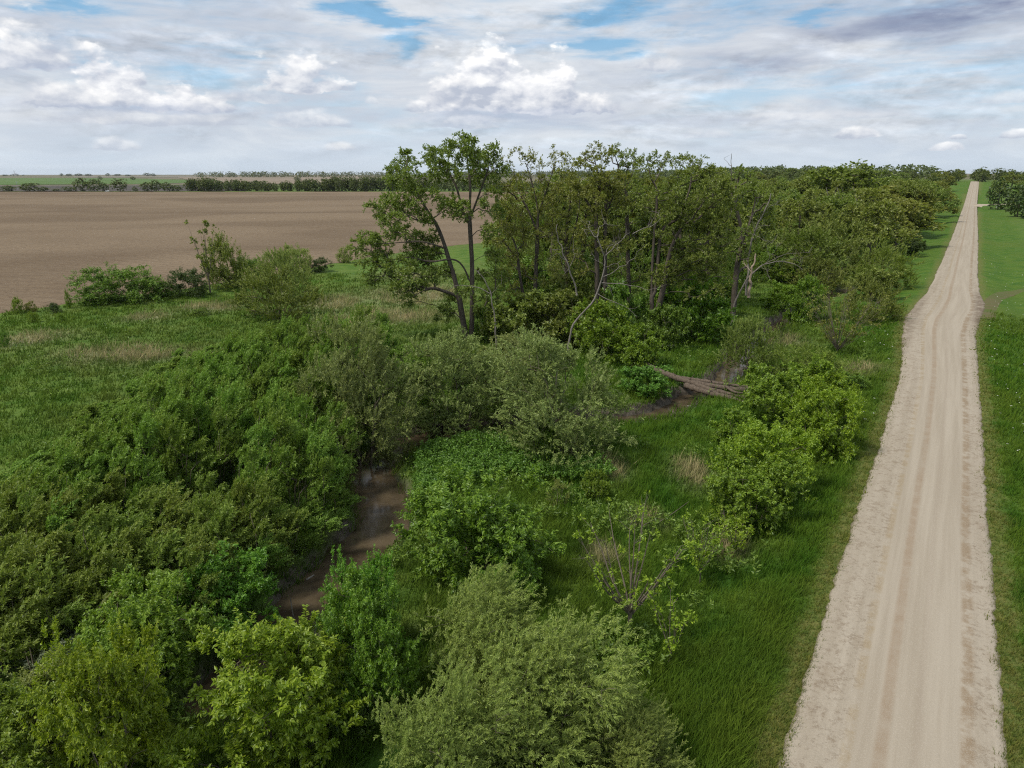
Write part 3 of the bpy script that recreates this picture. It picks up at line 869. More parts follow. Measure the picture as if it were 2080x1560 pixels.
A_T = [[(957,690),(959,640),(959,584),(959,532),(956,489),(954,450),(954,416),(956,381),(952,350),(948,320)],
  [(950,690),(939,644),(932,601),(923,563),(913,530),(901,490),(887,455),(866,424),(847,391),(837,362),(826,338)],
  [(954,455),(939,430),(930,391),(923,371),(905,345)],[(956,440),(970,405),(985,365),(998,330)],
  [(955,575),(946,549),(933,530),(916,525),(873,532),(847,523),(818,521),(783,532),(767,546)],
  [(930,601),(904,591),(882,582),(861,587),(842,599)],[(905,505),(880,495),(855,488),(820,490),(790,492)],[(885,455),(850,448),(825,436),(790,435)]]
hero_oak('tallest oak, dark twin trunk rising above the horizon, left end of the oaks', 84, A_T, A_L, 1, .48, 5.0, 'oak', 2.3)

def rnd_lobes(seed, cx, cy, rx, ry, n, r0, r1, flat=.65):
    rng = np.random.RandomState(seed); out = []
    while len(out) < n:
        a, b = rng.rand(2) * 2 - 1
        if a * a + b * b > 1: continue
        r = r0 + (r1 - r0) * rng.rand()
        out.append((cx + a * rx, cy + b * ry, r, r * flat))
    return out
hero_oak('thin olive oak with sparse tufted top just right of the tallest oak', 92,
  [[(1085,688),(1088,560),(1092,480),(1093,420),(1080,370),(1068,330)],[(1078,688),(1055,560),(1050,500),(1030,465),(1005,458)],[(1092,440),(1105,400),(1118,360),(1128,325)],[(1090,470),(1075,430),(1055,395),(1045,350)]],
  [(1027,325,10,8),(1050,312,9,12),(1062,325,14,10),(1085,312,11,12),(1080,330,12,10),(1098,328,12,12),(1128,310,7,12),(1140,320,8,8),(1130,335,14,10),(1033,345,10,10)] + rnd_lobes(21, 1080, 420, 72, 80, 46, 8, 18) + rnd_lobes(22, 1035, 490, 45, 40, 16, 8, 18) + rnd_lobes(122, 1075, 570, 60, 50, 18, 9, 18), 2, .36, 4.0, 'olive', .8, n=6)
hero_oak('brownish olive oak with spindly upright twigs between two thicker oaks', 98,
  [[(1150,690),(1152,560),(1150,470),(1160,400),(1158,350),(1150,325)],[(1152,520),(1170,460),(1180,400),(1175,350)],[(1151,500),(1130,450),(1120,400)]],
  [(1150,322,9,9),(1163,335,10,8),(1172,326,8,9),(1140,345,12,9)] + rnd_lobes(23, 1155, 420, 48, 80, 40, 8, 17) + rnd_lobes(24, 1150, 540, 50, 50, 16, 10, 18), 3, .36, 4.0, 'olive', .8, n=6)
hero_oak('round topped oak with two dark close trunks in the middle of the group', 90,
  [[(1213,692),(1213,560),(1212,480),(1210,420),(1222,380),(1212,340),(1205,318)],[(1226,692),(1230,540),(1230,460),(1234,400),(1255,365),(1262,335)],[(1211,440),(1190,405),(1172,385)],[(1232,430),(1250,395),(1272,370)]],
  [(1190,318,14,12),(1210,304,18,12),(1226,318,18,14),(1200,335,20,14),(1240,302,9,10),(1182,332,12,10),(1215,348,30,14),(1250,362,30,14),(1190,375,30,14)] + rnd_lobes(25, 1218, 395, 62, 46, 34, 9, 18) + rnd_lobes(125, 1215, 500, 55, 70, 22, 10, 18), 4, .42, 4.5, 'olive', 1.0)
hero_oak('slim oak with a bare lower trunk and lumpy crown left of the forked oak', 104,
  [[(1277,688),(1276,560),(1275,470),(1272,400),(1268,365),(1278,335)],[(1272,400),(1258,372),(1252,330)],[(1273,380),(1288,350),(1292,325)]],
  [(1250,306,11,15),(1262,325,18,14),(1275,316,16,16),(1287,325,10,12),(1300,335,14,10),(1240,318,10,10),(1270,345,22,12)] + rnd_lobes(26, 1280, 420, 36, 70, 24, 8, 16) + rnd_lobes(126, 1275, 540, 40, 50, 14, 9, 16), 5, .36, 4.0, 'oak', 1.0)
hero_oak('large oak with crooked forked trunk and spreading right crown', 86,
  [[(1325,686),(1324,560),(1328,490),(1331,456),(1335,412),(1333,400),(1338,392),(1331,376),(1322,362),(1318,340)],[(1330,600),(1336,540),(1340,499),(1345,473),(1357,457),(1386,445),(1393,425),(1397,411),(1410,380),(1412,345)],
   [(1336,395),(1360,390),(1375,380),(1395,372)],[(1334,410),(1365,404),(1378,392),(1380,350),(1374,335)],[(1333,640),(1345,590),(1357,508),(1374,464),(1400,440)],[(1345,500),(1390,490),(1430,482),(1470,480)],[(1328,372),(1345,345),(1345,325)]],
  [(1314,329,16,12),(1330,345,24,13),(1306,345,14,12),(1342,322,14,9),(1352,322,9,9),(1374,331,15,9),(1397,317,15,8),(1407,326,12,8),(1424,330,10,10),(1416,338,11,8),(1438,344,15,8),(1455,350,20,12),(1300,360,16,10)]
  + rnd_lobes(27, 1410, 410, 78, 62, 52, 10, 20) + rnd_lobes(28, 1420, 480, 75, 45, 30, 10, 20) + rnd_lobes(29, 1345, 430, 40, 60, 16, 9, 16) + rnd_lobes(30, 1400, 560, 80, 50, 26, 10, 20), 6, .46, 5.0, 'oak', 1.0)
hero_oak('oak with dark straight trunk behind the forked oak', 108,
  [[(1440,640),(1438,560),(1437,490),(1440,440),(1450,390)],[(1438,520),(1460,460),(1480,420)]],
  [(1440,352,18,10),(1465,352,20,12),(1480,365,18,12)] + rnd_lobes(31, 1455, 440, 48, 70, 34, 9, 18) + rnd_lobes(131, 1450, 550, 45, 40, 12, 10, 18), 7, .40, 4.5, 'olive', 1.0)
hero_oak('right end oak with pale bare trunk and a dead forked top', 100,
  [[(1492,612),(1494,560),(1503,510),(1510,480),(1500,440),(1488,400),(1486,352)],[(1503,505),(1520,470),(1530,450)],[(1489,395),(1505,365),(1512,350)]],
  [(1505,350,18,9),(1490,360,16,9),(1525,362,14,9),(1480,375,18,10),(1515,470,20,14),(1530,480,16,12),(1498,480,18,14),(1520,495,18,10),(1540,395,24,12),(1500,400,24,14),(1560,410,20,10)] + rnd_lobes(32, 1505, 520, 24, 26, 8, 8, 14), 8, .40, 4.0, 'oak', .9)

# mid-distance oaks, shared crowns
def oak_proto(seed, w, h, nt=200, mm='oak', ll=.46, m=7, n=7, nl=20):
    rng = np.random.RandomState(seed)
    lobes = []
    for i in range(nl):
        a = rng.rand() * 6.28; q = math.sqrt(rng.rand())
        zz = h * (.95 - .50 * q * q - .25 * rng.rand())
        r = w * (.11 + .06 * rng.rand())
        lobes.append((math.cos(a) * w * .40 * q, math.sin(a) * w * .40 * q, zz - r * .5, r, r, r * .62))
    lobes = np.array(lobes)
    P, N = ell_pts(lobes, nt, rng, .4, .9, .5)
    tr = [np.array([(0, 0, -.4), (.2, .1, h * .2), (-.2, .2, h * .38), (.3, -.2, h * .6)])]
    ch = grow(tr, P, rng, .38, .32, 1.2, .25, .12, .04, .55)
    tv, tf = tubes(ch, 5)
    V, F = clump_leaves(P, N, rng, w * .085, m, n, ll, ll * .6)
    w, h = 2 * np.percentile(np.hypot(V[:, 0], V[:, 1]), 97), np.percentile(V[:, 2], 99.3)
    return dict(trunk=mesh('oak_trunk', tv, tf, [M['bark']], True), crown=mesh('oak_crown', V, F, [M[mm]]), w=w, h=h)
OAK = [oak_proto(100 + i, 14, 16, 200, ('oak', 'olive', 'oak', 'olive')[i]) for i in range(4)]
def far_proto(seed, w, h, mm='far', shoots=170, n=5, ll=1.05):
    rng = np.random.RandomState(seed)
    lobes = bush_lobes(w, h, rng, 8, .25)
    P, N = ell_pts(lobes, shoots, rng, .7, 1, .6)
    D = nrm(N + np.array([0, 0, .5]) + rng.randn(*N.shape) * .3)
    V, F = shoot_leaves(P, D, w * .12, n, ll, ll * .75, .9, rng, (0, 0, 0), .1)
    tv, tf = tubes([(np.array([(0, 0, -.5), (0, 0, h * .35), (.2, 0, h * .6)]), np.array([.3, .22, .1]))], 5)
    w, h = 2 * np.percentile(np.hypot(V[:, 0], V[:, 1]), 97), np.percentile(V[:, 2], 99.3)
    return dict(trunk=mesh('far_trunk', tv, tf, [M['bark']], True), crown=mesh('far_crown', V, F, [M[mm]]), w=w, h=h)
FAR = [far_proto(120 + i, 10, 12) for i in range(5)]

# ------------------------------------------------------------------ foreground trees and shrubs
put(ASH[0], 'ash_tree', 'yellow green ash with spiky leaf tufts at the bottom edge, left of the feathery willow', 'tree', 560, 1540, 350, 1255, parts=TREE, m='lime')
put(ASH[1], 'ash_tree', 'bright lime green ash in the bottom left, its top split into two pointed heads', 'tree', 250, 1640, 240, 1290, parts=TREE, m='lime')
put(ASH[2], 'ash_tree', 'dull green ash filling the bottom left corner', 'tree', 40, 1600, 290, 1375, parts=TREE)
put(ASH[1], 'ash_tree', 'mid green ash between the lower thicket and the lime green ash', 'tree', 310, 1440, 270, 1195, parts=TREE, rz=2.0)
put(ASH[0], 'ash_tree', 'olive green ash behind the bottom left corner tree', 'tree', 120, 1520, 240, 1345, parts=TREE, rz=4.0, m='olive')
put(ASH[2], 'ash_tree', 'dark green young ash at the right end of the lower willow thicket', 'tree', 470, 1340, 200, 1125, parts=TREE, rz=1.0, m='elder')
put(ASH[0], 'ash_tree', 'tall narrow green ash with thin pale stem beside the feathery willow', 'tree', 760, 1450, 190, 1175, parts=TREE, rz=1.2, m='elder')
put(ASH[1], 'ash_tree', 'leafy green ash leaning over the near end of the creek', 'tree', 742, 1345, 150, 1130, parts=TREE, rz=.4, m='elder')
put(ELD[0], 'box_elder_bush', 'dense bright green bush on the creek bank right of the brown water', 'bush', 972, 1185, 310, 985, rz=.4)
put(ELD[1], 'box_elder_bush', 'small bright green bush tucked behind the tip of the feathery willow', 'bush', 1025, 1225, 150, 1100, rz=1.0)
put(SHR[0], 'grey_shrub', 'grey green shrub half hidden under the lower left thicket', 'bush', 150, 1390, 170, 1275, m='grey')
put(WIL[0], 'feathery_willow', 'feathery pale willow with the highest pointed tip, bottom centre', 'tree', 985, 1430, 270, 1190, parts=TREE, rz=0.2)
put(WIL[1], 'feathery_willow', 'broad feathery pale willow at the centre of the bottom edge', 'tree', 1105, 1550, 320, 1262, parts=TREE, rz=-.3)
put(WIL[0], 'feathery_willow', 'low feathery willow spilling toward the roadside grass at the bottom', 'tree', 1290, 1590, 200, 1440, parts=TREE, rz=.6)
put(WIL[1], 'feathery_willow', 'feathery willow at the bottom edge beside the yellow green ash', 'tree', 910, 1640, 260, 1385, parts=TREE, rz=.3)
put(ELD[1], 'box_elder_bush', 'upright green bush in front of the right silvery willow', 'bush', 1105, 945, 75, 855, rz=.2)
put(SHR[1], 'green_shrub', 'tiny bright green shrub in the tall grass below the silvery willow', 'bush', 1212, 1015, 60, 955, m='ash')
put(TWG, 'twiggy_shrub', 'tiny brownish twiggy shrub in the grass behind the creek bank bush', 'bush', 1130, 1030, 65, 975)
put(ELD[0], 'roadside_bush', 'front round bright green bush of the roadside clump, widest and nearest', 'bush', 1530, 1066, 200, 930, rz=2.0, m='ash')
put(ELD[1], 'roadside_bush', 'tallest round bush directly behind the front roadside bush', 'bush', 1542, 1010, 190, 850, rz=3.0, m='lime')
put(ELD[0], 'roadside_bush', 'roadside bush to the right of and behind the tallest round one', 'bush', 1642, 925, 165, 780, rz=4.0, m='lime')
put(ELD[1], 'roadside_bush', 'farthest bright bush of the roadside clump, near the log ends', 'bush', 1590, 865, 190, 735, rz=5.0, m='ash')
put(ELD[0], 'roadside_bush', 'yellow green bush on the road edge of the clump', 'bush', 1675, 868, 125, 752, rz=1.0, m='lime')
put(SHR[1], 'green_shrub', 'small green shrub left of the roadside clump', 'bush', 1490, 900, 95, 828, m='ash')
put(SHR[2], 'green_shrub', 'lone low pale shrub by the road verge beyond the roadside clump', 'bush', 1733, 792, 60, 757)
put(RND[0], 'olive_shrub', 'rounded olive shrub behind the roadside clump', 'bush', 1655, 775, 165, 705, m='sandbar2')
put(RND[1], 'olive_shrub', 'dark fine leaved shrub leaning over the small pond', 'bush', 1528, 762, 135, 650)
put(SHR[0], 'green_shrub', 'bright green shrub beyond the pond, left of a darker pair', 'bush', 1580, 648, 95, 575, m='ash')
put(SHR[1], 'green_shrub', 'taller green shrub beside the far creek bend', 'bush', 1635, 655, 90, 562, m='elder')
put(RND[0], 'olive_shrub', 'fine leaved shrub between the twiggy shrub and the road', 'bush', 1765, 655, 130, 565)
put(SHR[2], 'green_shrub', 'dense shrub below the rounded willows near the road', 'bush', 1775, 608, 110, 545, m='round')
put(SHR[0], 'green_shrub', 'small dark almost black shrub by the road, right of the rounded willows', 'bush', 1852, 520, 50, 484, m='dark')
put(SHR[1], 'green_shrub', 'light green shrub beyond the dead snags', 'bush', 1600, 575, 90, 535, m='ash')
put(SHR[2], 'green_shrub', 'dark green shrub under the leaning dead snag', 'bush', 1545, 570, 90, 500, m='elder')
for i, (px, py, w, top, lab) in enumerate(((1700, 560, 230, 440, 'largest rounded willow in front of the roadside oaks'), (1600, 570, 210, 462, 'rounded willow left of the largest one'), (1790, 585, 130, 495, 'rounded willow nearest the road'),
        (1540, 500, 150, 430, 'rounded willow behind the dead snags'), (1660, 605, 130, 520, 'low rounded willow in front of the largest one'), (1280, 470, 120, 405, 'rounded pale willow seen between the oak trunks'),
        (1345, 450, 90, 395, 'small rounded willow seen behind the forked oak'), (1580, 450, 110, 395, 'rounded willow below the distant oaks'), (1480, 470, 110, 410, 'rounded willow behind the right end oak'))):
    put(RND[i % 2], 'rounded_willow', lab, 'tree', px, py, w, top, parts=TREE, m=('round', 'sandbar2')[i % 3 == 2])
for i, (px, py, w, top, m_, lab) in enumerate(((1415, 690, 170, 565, 'elder', 'wide dark green shrub below the forked oak'), (1345, 705, 100, 620, 'shrub', 'shrub at the foot of the forked oak'), (1050, 700, 150, 590, 'oak', 'oak sapling thicket right of the tallest oak trunk'),
        (1135, 705, 150, 595, 'oak', 'olive undergrowth below the spindly oak'), (1225, 728, 140, 615, 'ash', 'light green young oak around the grey dead snag'), (1290, 745, 100, 665, 'ash', 'light green bush above the split end of the fallen logs'),
        (1000, 690, 80, 625, 'shrub', 'small shrub between the twin trunk and the undergrowth'), (1260, 690, 120, 570, 'shrub', 'shaded shrub behind the grey snag'), (1180, 660, 130, 540, 'oak', 'shaded tall undergrowth behind the snag'), (1090, 620, 110, 520, 'shrub', 'shaded undergrowth left of centre below the oaks'),
        (1370, 640, 120, 520, 'oak', 'leafy undergrowth behind the forked trunk'), (1460, 640, 90, 560, 'shrub', 'low undergrowth by the straight trunked oak'), (1310, 800, 110, 745, 'herb', 'leafy herb mound left of the fallen logs'))):
    put(SHR[i % 3], 'undergrowth_shrub', lab, 'bush', px, py, w, top, m=m_)

# silvery willows
put(SIL[0], 'silvery_willow', 'left silvery willow hanging over the brown creek', 'tree', 745, 968, 230, 655, parts=TREE, rz=.5)
put(SIL[1], 'silvery_willow', 'middle silvery willow with dark hollow beneath', 'tree', 935, 890, 235, 680, parts=TREE, rz=1.0)
put(SIL[2], 'silvery_willow', 'right silvery willow beside the open grass', 'tree', 1150, 930, 275, 683, parts=TREE, rz=2.0)
put(SIL[0], 'silvery_willow', 'silvery willow behind and between the middle and right ones', 'tree', 1045, 870, 215, 680, parts=TREE, rz=3.0)
put(SIL[1], 'silvery_willow', 'small silvery willow tucked behind the left one', 'tree', 840, 845, 170, 705, parts=TREE, rz=4.4, m='sandbar')

# willow thickets: one shrub after another
def thicket(poly_px, n, group, label, hfun, seed, m, sc=1.0):
    rng = np.random.RandomState(seed)
    P = np.array([G0(*q) for q in poly_px]); pts = []
    lo, hi = P.min(0), P.max(0); tries = 0
    dmin = math.sqrt(((hi - lo).prod()) * .5 / n) * .72
    while len(pts) < n and tries < 20000:
        tries += 1
        q = lo + (hi - lo) * rng.rand(2)
        if not in_poly(q[:1], q[1:], P)[0]: continue
        if pts and (np.hypot(*(np.array(pts) - q).T) < dmin).any(): continue
        if creek_dist(q[:1], q[1:])[0] < 2.6: continue
        pts.append(q)
    for i, (x, y) in enumerate(pts):
        h = hfun(x, y) * (.78 + .45 * rng.rand()); w = (2.7 + 1.0 * rng.rand()) * sc
        place(SAN[rng.randint(6)], 'thicket_willow', label, 'bush', x, y, h1(x, y), w, h, group, (rng.rand() - .5) * 1.3, BUSH, m if rng.rand() < .92 else ('sandbar', 'sandbar2')[rng.randint(2)])
def hup(x, y):
    e = seg_dist(np.array([x]), np.array([y]), np.array([G0(*q) for q in ((-80, 1050), (100, 930), (250, 830), (380, 760), (520, 720), (640, 705))]))[0]
    return 2.4 + 3.4 * float(smooth(e / 13))
thicket([(-120, 1090), (90, 985), (230, 860), (360, 775), (500, 722), (640, 700), (760, 720), (800, 770), (700, 860), (690, 960), (700, 1050), (640, 1120), (400, 1130), (150, 1130)], 250, 'windblown willows of the large upper thicket',
        'windblown narrow leaved willow in the large dark thicket left of the creek', hup, 5, 'sandbar')
thicket([(-160, 1420), (-160, 1150), (60, 1140), (450, 1120), (560, 1130), (600, 1200), (560, 1270), (420, 1300), (250, 1350), (80, 1410)], 95, 'olive willows of the lower thicket',
        'olive narrow leaved willow in the flat topped lower left thicket', lambda x, y: 4.3, 6, 'sandbar2', .95)
for i, (px, py, w, top) in enumerate(((650, 1095, 110, 985), (590, 1135, 110, 1030), (690, 1050, 70, 985), (535, 1210, 100, 1095))):
    put(SAN[i], 'bank_willow', ('green willow shrub overhanging the mud bank', 'willow shrub behind the mud bank overhang', 'small willow shrub at the creek bend under the silvery willow', 'willow shrub at the near end of the mud bank')[i], 'bush', px, py, w, top, m='sandbar', rz=.2)

# shrubs along the field edge
for i, (px, py, w, top, pr, m_, lab) in enumerate((
        (250, 612, 165, 540, SHF[0], 'shrub', 'large dense shrub on the field edge, left of the slim sapling'), (200, 615, 90, 575, SHF[1], 'shrub', 'lower left shoulder shrub of the field edge clump'), (320, 605, 90, 567, SHF[0], 'shrub', 'low shrub between the large shrub and the slim sapling'),
        (385, 602, 90, 545, SHF[0], 'dark', 'dark shrub left of the slim sapling'), (470, 585, 95, 478, SHF[1], 'oak', 'tall rounded bush right of the slim sapling'), (515, 580, 70, 520, SHF[0], 'shrub', 'dark bush behind the round fine leaved willow'),
        (600, 555, 80, 500, SHF[0], 'willow', 'pale yellowish bush on the field edge'), (572, 548, 45, 510, SHF[1], 'shrub', 'small green bush left of the pale yellowish one'), (650, 552, 55, 524, SHF[0], 'dark', 'low dark bush right of the pale yellowish one'), (700, 534, 36, 498, SHF[1], 'willow', 'small pale shrub left of the tallest oak'),
        (37, 636, 26, 604, SHF[0], 'ash', 'upright bright shrub at the left end of the field edge'), (62, 634, 26, 612, SHF[1], 'olive', 'small dull shrub beside the upright bright one'), (112, 636, 28, 614, SHF[0], 'dark', 'small dark mound shrub on the field edge'), (142, 626, 12, 588, SHF[1], 'ash', 'thin upright sprout on the field edge'),
        (70, 655, 24, 632, SHF[0], 'ash', 'small yellowish weed clump in front of the field edge'), (125, 655, 18, 634, SHF[0], 'ash', 'tiny yellowish weed clump right of another'), (405, 640, 40, 626, SHF[1], 'shrub', 'low dark green mound in the left meadow'), (12, 705, 22, 670, SHF[0], 'shrub', 'small dark shrub at the left frame edge'))):
    put(pr, 'field_edge_shrub', lab, 'bush', px, py, w, top, m=m_)
put(RND[0], 'rounded_willow', 'round fine leaved willow standing alone in the meadow above the thicket', 'tree', 563, 650, 200, 535, parts=TREE)
put(RND[1], 'rounded_willow', 'pale wispy willow behind the round meadow willow', 'tree', 590, 610, 120, 505, parts=TREE, m='willow')

# sparse saplings drawn stem by stem
def sapling(label, px, py, top, wpx, seed, nst, nleaf, m='lime', R0=.09, name='sapling', cat='tree', ll=.15, fk=.24):
    """upright stems forking low, each with short side twigs that end in leaf tufts"""
    rng = np.random.RandomState(seed)
    x, y, z, W, H = px_frame(px, py, wpx, top)
    ch, tips = [], []
    fork = H * fk
    ch.append((np.array([(0, 0, -.2), (.03, .02, fork * .6), (0, 0, fork)]), np.array([R0, R0 * .85, R0 * .75])))
    for i in range(nst):
        a = i / nst * 6.28 + rng.rand() * .7; q = (i > 0) * (.25 + .70 * rng.rand()); hh = H * (1 - .35 * q * rng.rand())
        e = np.array([math.cos(a) * q * W * .5, math.sin(a) * q * W * .5, hh])
        s0 = np.array([0, 0, fork * (.75 + .25 * rng.rand())])
        P = np.array([s0, s0 + (e - s0) * [.38, .38, .32], s0 + (e - s0) * [.72, .72, .66], e]); P[1:3] += rng.randn(2, 3) * .05
        P = chaikin(P, 2); ch.append((P, np.linspace(R0 * .5, .008, len(P))))
        for k in range(7):
            j = rng.randint(3, len(P)); d = nrm(np.array([math.cos(a), math.sin(a), .9]) + rng.randn(3) * .55); L = (.35 + .5 * rng.rand()) * W * .16
            t = np.array([P[j], P[j] + d * L * .5 + rng.randn(3) * .02, P[j] + d * L + [0, 0, .06]]); ch.append((t, np.array([.014, .010, .006]))); tips.append(t[-1])
    tips = np.array(tips)
    root = thing(name, label, cat, (x, y, z))
    tv, tf = tubes(ch, 5); ob('trunk', mesh('trunk', tv, tf, [M['twig']], True), root)
    T = tips[rng.randint(0, len(tips), nleaf)] + rng.randn(nleaf, 3) * .05
    V, F = clump_leaves(T, nrm(rng.randn(nleaf, 3) + [0, 0, .5]), rng, .18, 4, 3, ll, ll * .45)
    ob('foliage', mesh('foliage', V, F, [M[m]]), root)
sapling('bare stemmed sapling with small yellow leaf tufts beside the feathery willow', 1277, 1292, 1065, 250, 301, 15, 110, R0=.12)
sapling('little leaning sapling with few leaf tufts on the roadside grass', 1360, 1345, 1225, 130, 302, 6, 50, R0=.06)
sapling('thin stemmed yellowish shrub in dead grass behind the bare sapling', 1420, 1185, 1065, 130, 303, 12, 110, R0=.05)
sapling('sparse leafy shrub at the foot of the front roadside bush', 1490, 1130, 1060, 100, 304, 10, 90, R0=.04)
sapling('brown twiggy shrub with many bare grey stems near the road bend', 1700, 715, 600, 175, 306, 30, 330, 'olive', .09, name='twiggy_shrub', cat='bush', ll=.20, fk=.04)
sapling('slim thinly leaved sapling standing up against the ploughed field', 427, 595, 456, 64, 305, 8, 90, 'oak', .16, ll=.40)

# ------------------------------------------------------------------ dead trees
def snag(label, Y, main, limbs, r0, m='dead', name='dead_tree', yo=None, twigs=0, seed=1):
    rng = np.random.RandomState(seed)
    b = WP(*main[0], Y); zb = h1(b[0], Y); o0 = np.array([b[0], Y, zb])
    root = thing(name, label, 'dead tree', o0)
    def line(P, y0, y1):
        q = np.array([WP(a, c, Y) for a, c in P]) - o0
        q[:, 1] += np.linspace(y0, y1, len(q))
        return q
    q = chaikin(line(main, 0, 0), 2)
    if q[0, 2] < 3: q[0, 2] = -.3
    q = resample(q, 14); q[1:-1] += rng.randn(12, 3) * .10; q = chaikin(q, 1)
    r = np.linspace(r0 * .8, r0 * .28, len(q)) * (1 + .10 * rng.randn(len(q)))
    v, f = tubes([(q, r)], 7); ob('trunk', mesh('trunk', v, f, [M[m]], True), root)
    for i, (P, rr) in enumerate(limbs):
        y1 = (rng.rand() - .5) * 5
        lq = line(P, 0, 0)
        dd = np.linalg.norm(q - lq[0], axis=1); j = dd.argmin()
        if dd[j] < 1.2: lq[0] = q[j]
        lq[:, 1] += np.linspace(0, y1, len(lq))
        lq = resample(lq, len(lq) * 2); lq[1:-1] += rng.randn(len(lq) - 2, 3) * .10; lq = chaikin(lq, 1)
        chn = [(lq, np.linspace(rr * .8, rr * .18, len(lq)))]
        for _ in range(twigs * 3 + 1):
            k = rng.randint(len(lq) // 3, len(lq) - 1); d = nrm(rng.randn(3) + np.array([0, 0, .4])); L = .6 + 1.2 * rng.rand()
            tq = np.array([lq[k], lq[k] + d * L * .5 + rng.randn(3) * .08, lq[k] + d * L + [0, 0, .15]])
            chn.append((tq, np.array([.022, .015, .008])))
        v, f = tubes(chn, 5); ob('limb', mesh('limb', v, f, [M[m]], True), root)
snag('pale grey dead snag with bare forked limbs in the middle of the oaks', 74, [(1156, 715), (1158, 680), (1163, 658), (1185, 632), (1210, 603), (1223, 575), (1228, 545), (1230, 525), (1222, 495), (1213, 482)],
     [([(1213, 482), (1197, 470), (1194, 455), (1200, 448)], .07), ([(1213, 482), (1218, 465), (1228, 455), (1226, 445)], .07), ([(1229, 518), (1250, 500), (1270, 488), (1285, 475)], .09), ([(1285, 475), (1310, 465), (1335, 455), (1345, 440), (1347, 425)], .07),
      ([(1230, 520), (1240, 500), (1253, 485), (1256, 475)], .05), ([(1226, 560), (1240, 552), (1265, 540), (1290, 525), (1300, 505)], .07), ([(1220, 580), (1250, 574), (1280, 577), (1300, 585), (1335, 583)], .07), ([(1222, 580), (1240, 585), (1247, 605), (1252, 625)], .05),
      ([(1212, 598), (1235, 605), (1265, 615), (1285, 635)], .06), ([(1222, 545), (1212, 528), (1198, 515)], .04), ([(1230, 545), (1255, 535), (1268, 537), (1262, 510), (1255, 505)], .04), ([(1195, 470), (1180, 462)], .04)], .18, twigs=1, seed=3)
snag('slender grey dead trunk left of the pale forked snag', 80, [(1172, 600), (1168, 575), (1157, 548), (1148, 525), (1138, 505), (1134, 475), (1132, 455)], [([(1150, 530), (1130, 512), (1118, 503)], .06), ([(1155, 545), (1165, 528), (1168, 510), (1180, 505)], .05), ([(1155, 545), (1142, 560)], .04)], .13, twigs=1, seed=4)
snag('curved bark bare limb standing beside the tallest oak', 80, [(1008, 690), (1007, 650), (1003, 620), (996, 592), (985, 570), (975, 556), (964, 546)], [([(994, 595), (975, 586), (950, 579), (925, 579), (905, 590)], .08), ([(974, 556), (973, 545)], .04), ([(998, 600), (1010, 588), (1020, 580)], .03)], .15, seed=5)
snag('bare dead tree top with long bleached spar right of the oak group', 98, [(1515, 600), (1518, 560), (1524, 500), (1530, 465), (1545, 445), (1555, 425), (1563, 405), (1566, 393)], [([(1522, 480), (1535, 450), (1550, 425), (1558, 415)], .10), ([(1528, 462), (1550, 462), (1575, 460)], .05), ([(1525, 475), (1540, 480), (1557, 493)], .06), ([(1518, 470), (1526, 440), (1534, 410), (1536, 395)], .06), ([(1556, 425), (1575, 415), (1590, 405)], .05)], .20, twigs=2, seed=6)
snag('leaning dead trunk with long drooping bare branches beyond the oaks', 96, [(1488, 625), (1497, 600), (1515, 570), (1540, 545), (1560, 534), (1590, 528), (1612, 532), (1630, 548)], [([(1545, 542), (1580, 515), (1610, 512), (1635, 510)], .06), ([(1548, 537), (1553, 550), (1557, 566)], .05), ([(1550, 540), (1570, 510), (1580, 490)], .05), ([(1590, 517), (1610, 522), (1625, 524)], .03)], .17, twigs=2, seed=7)
snag('short broken trunk with pale reddish wood', 95, [(1521, 605), (1522, 585), (1526, 560), (1530, 535), (1535, 515)], [([(1527, 555), (1520, 530)], .07)], .28, 'palewood', seed=8)
snag('tall dead forked spike above the right end oak', 104, [(1486, 400), (1486, 345), (1485, 332), (1487, 320), (1486, 312)], [([(1485, 338), (1480, 328), (1475, 320)], .06)], .12, seed=9)
for i, (a, Y) in enumerate(((1690, 210), (1712, 214), (1745, 205))):
    snag(('pale bare dead trunk showing through the big roadside oak', 'upright dead trunk right of the pale bare one', 'forked pale dead limb nearer the road')[i], Y, [(a + 8, 470), (a + 2, 450), (a - 2, 425), (a - 6, 400), (a - 12, 380)], [([(a, 440), (a + 10, 420), (a + 20, 405)], .12), ([(a - 3, 420), (a - 15, 408)], .09), ([(a - 2, 412), (a + 6, 395), (a + 4, 380)], .09)], .28, twigs=1, seed=30 + i)

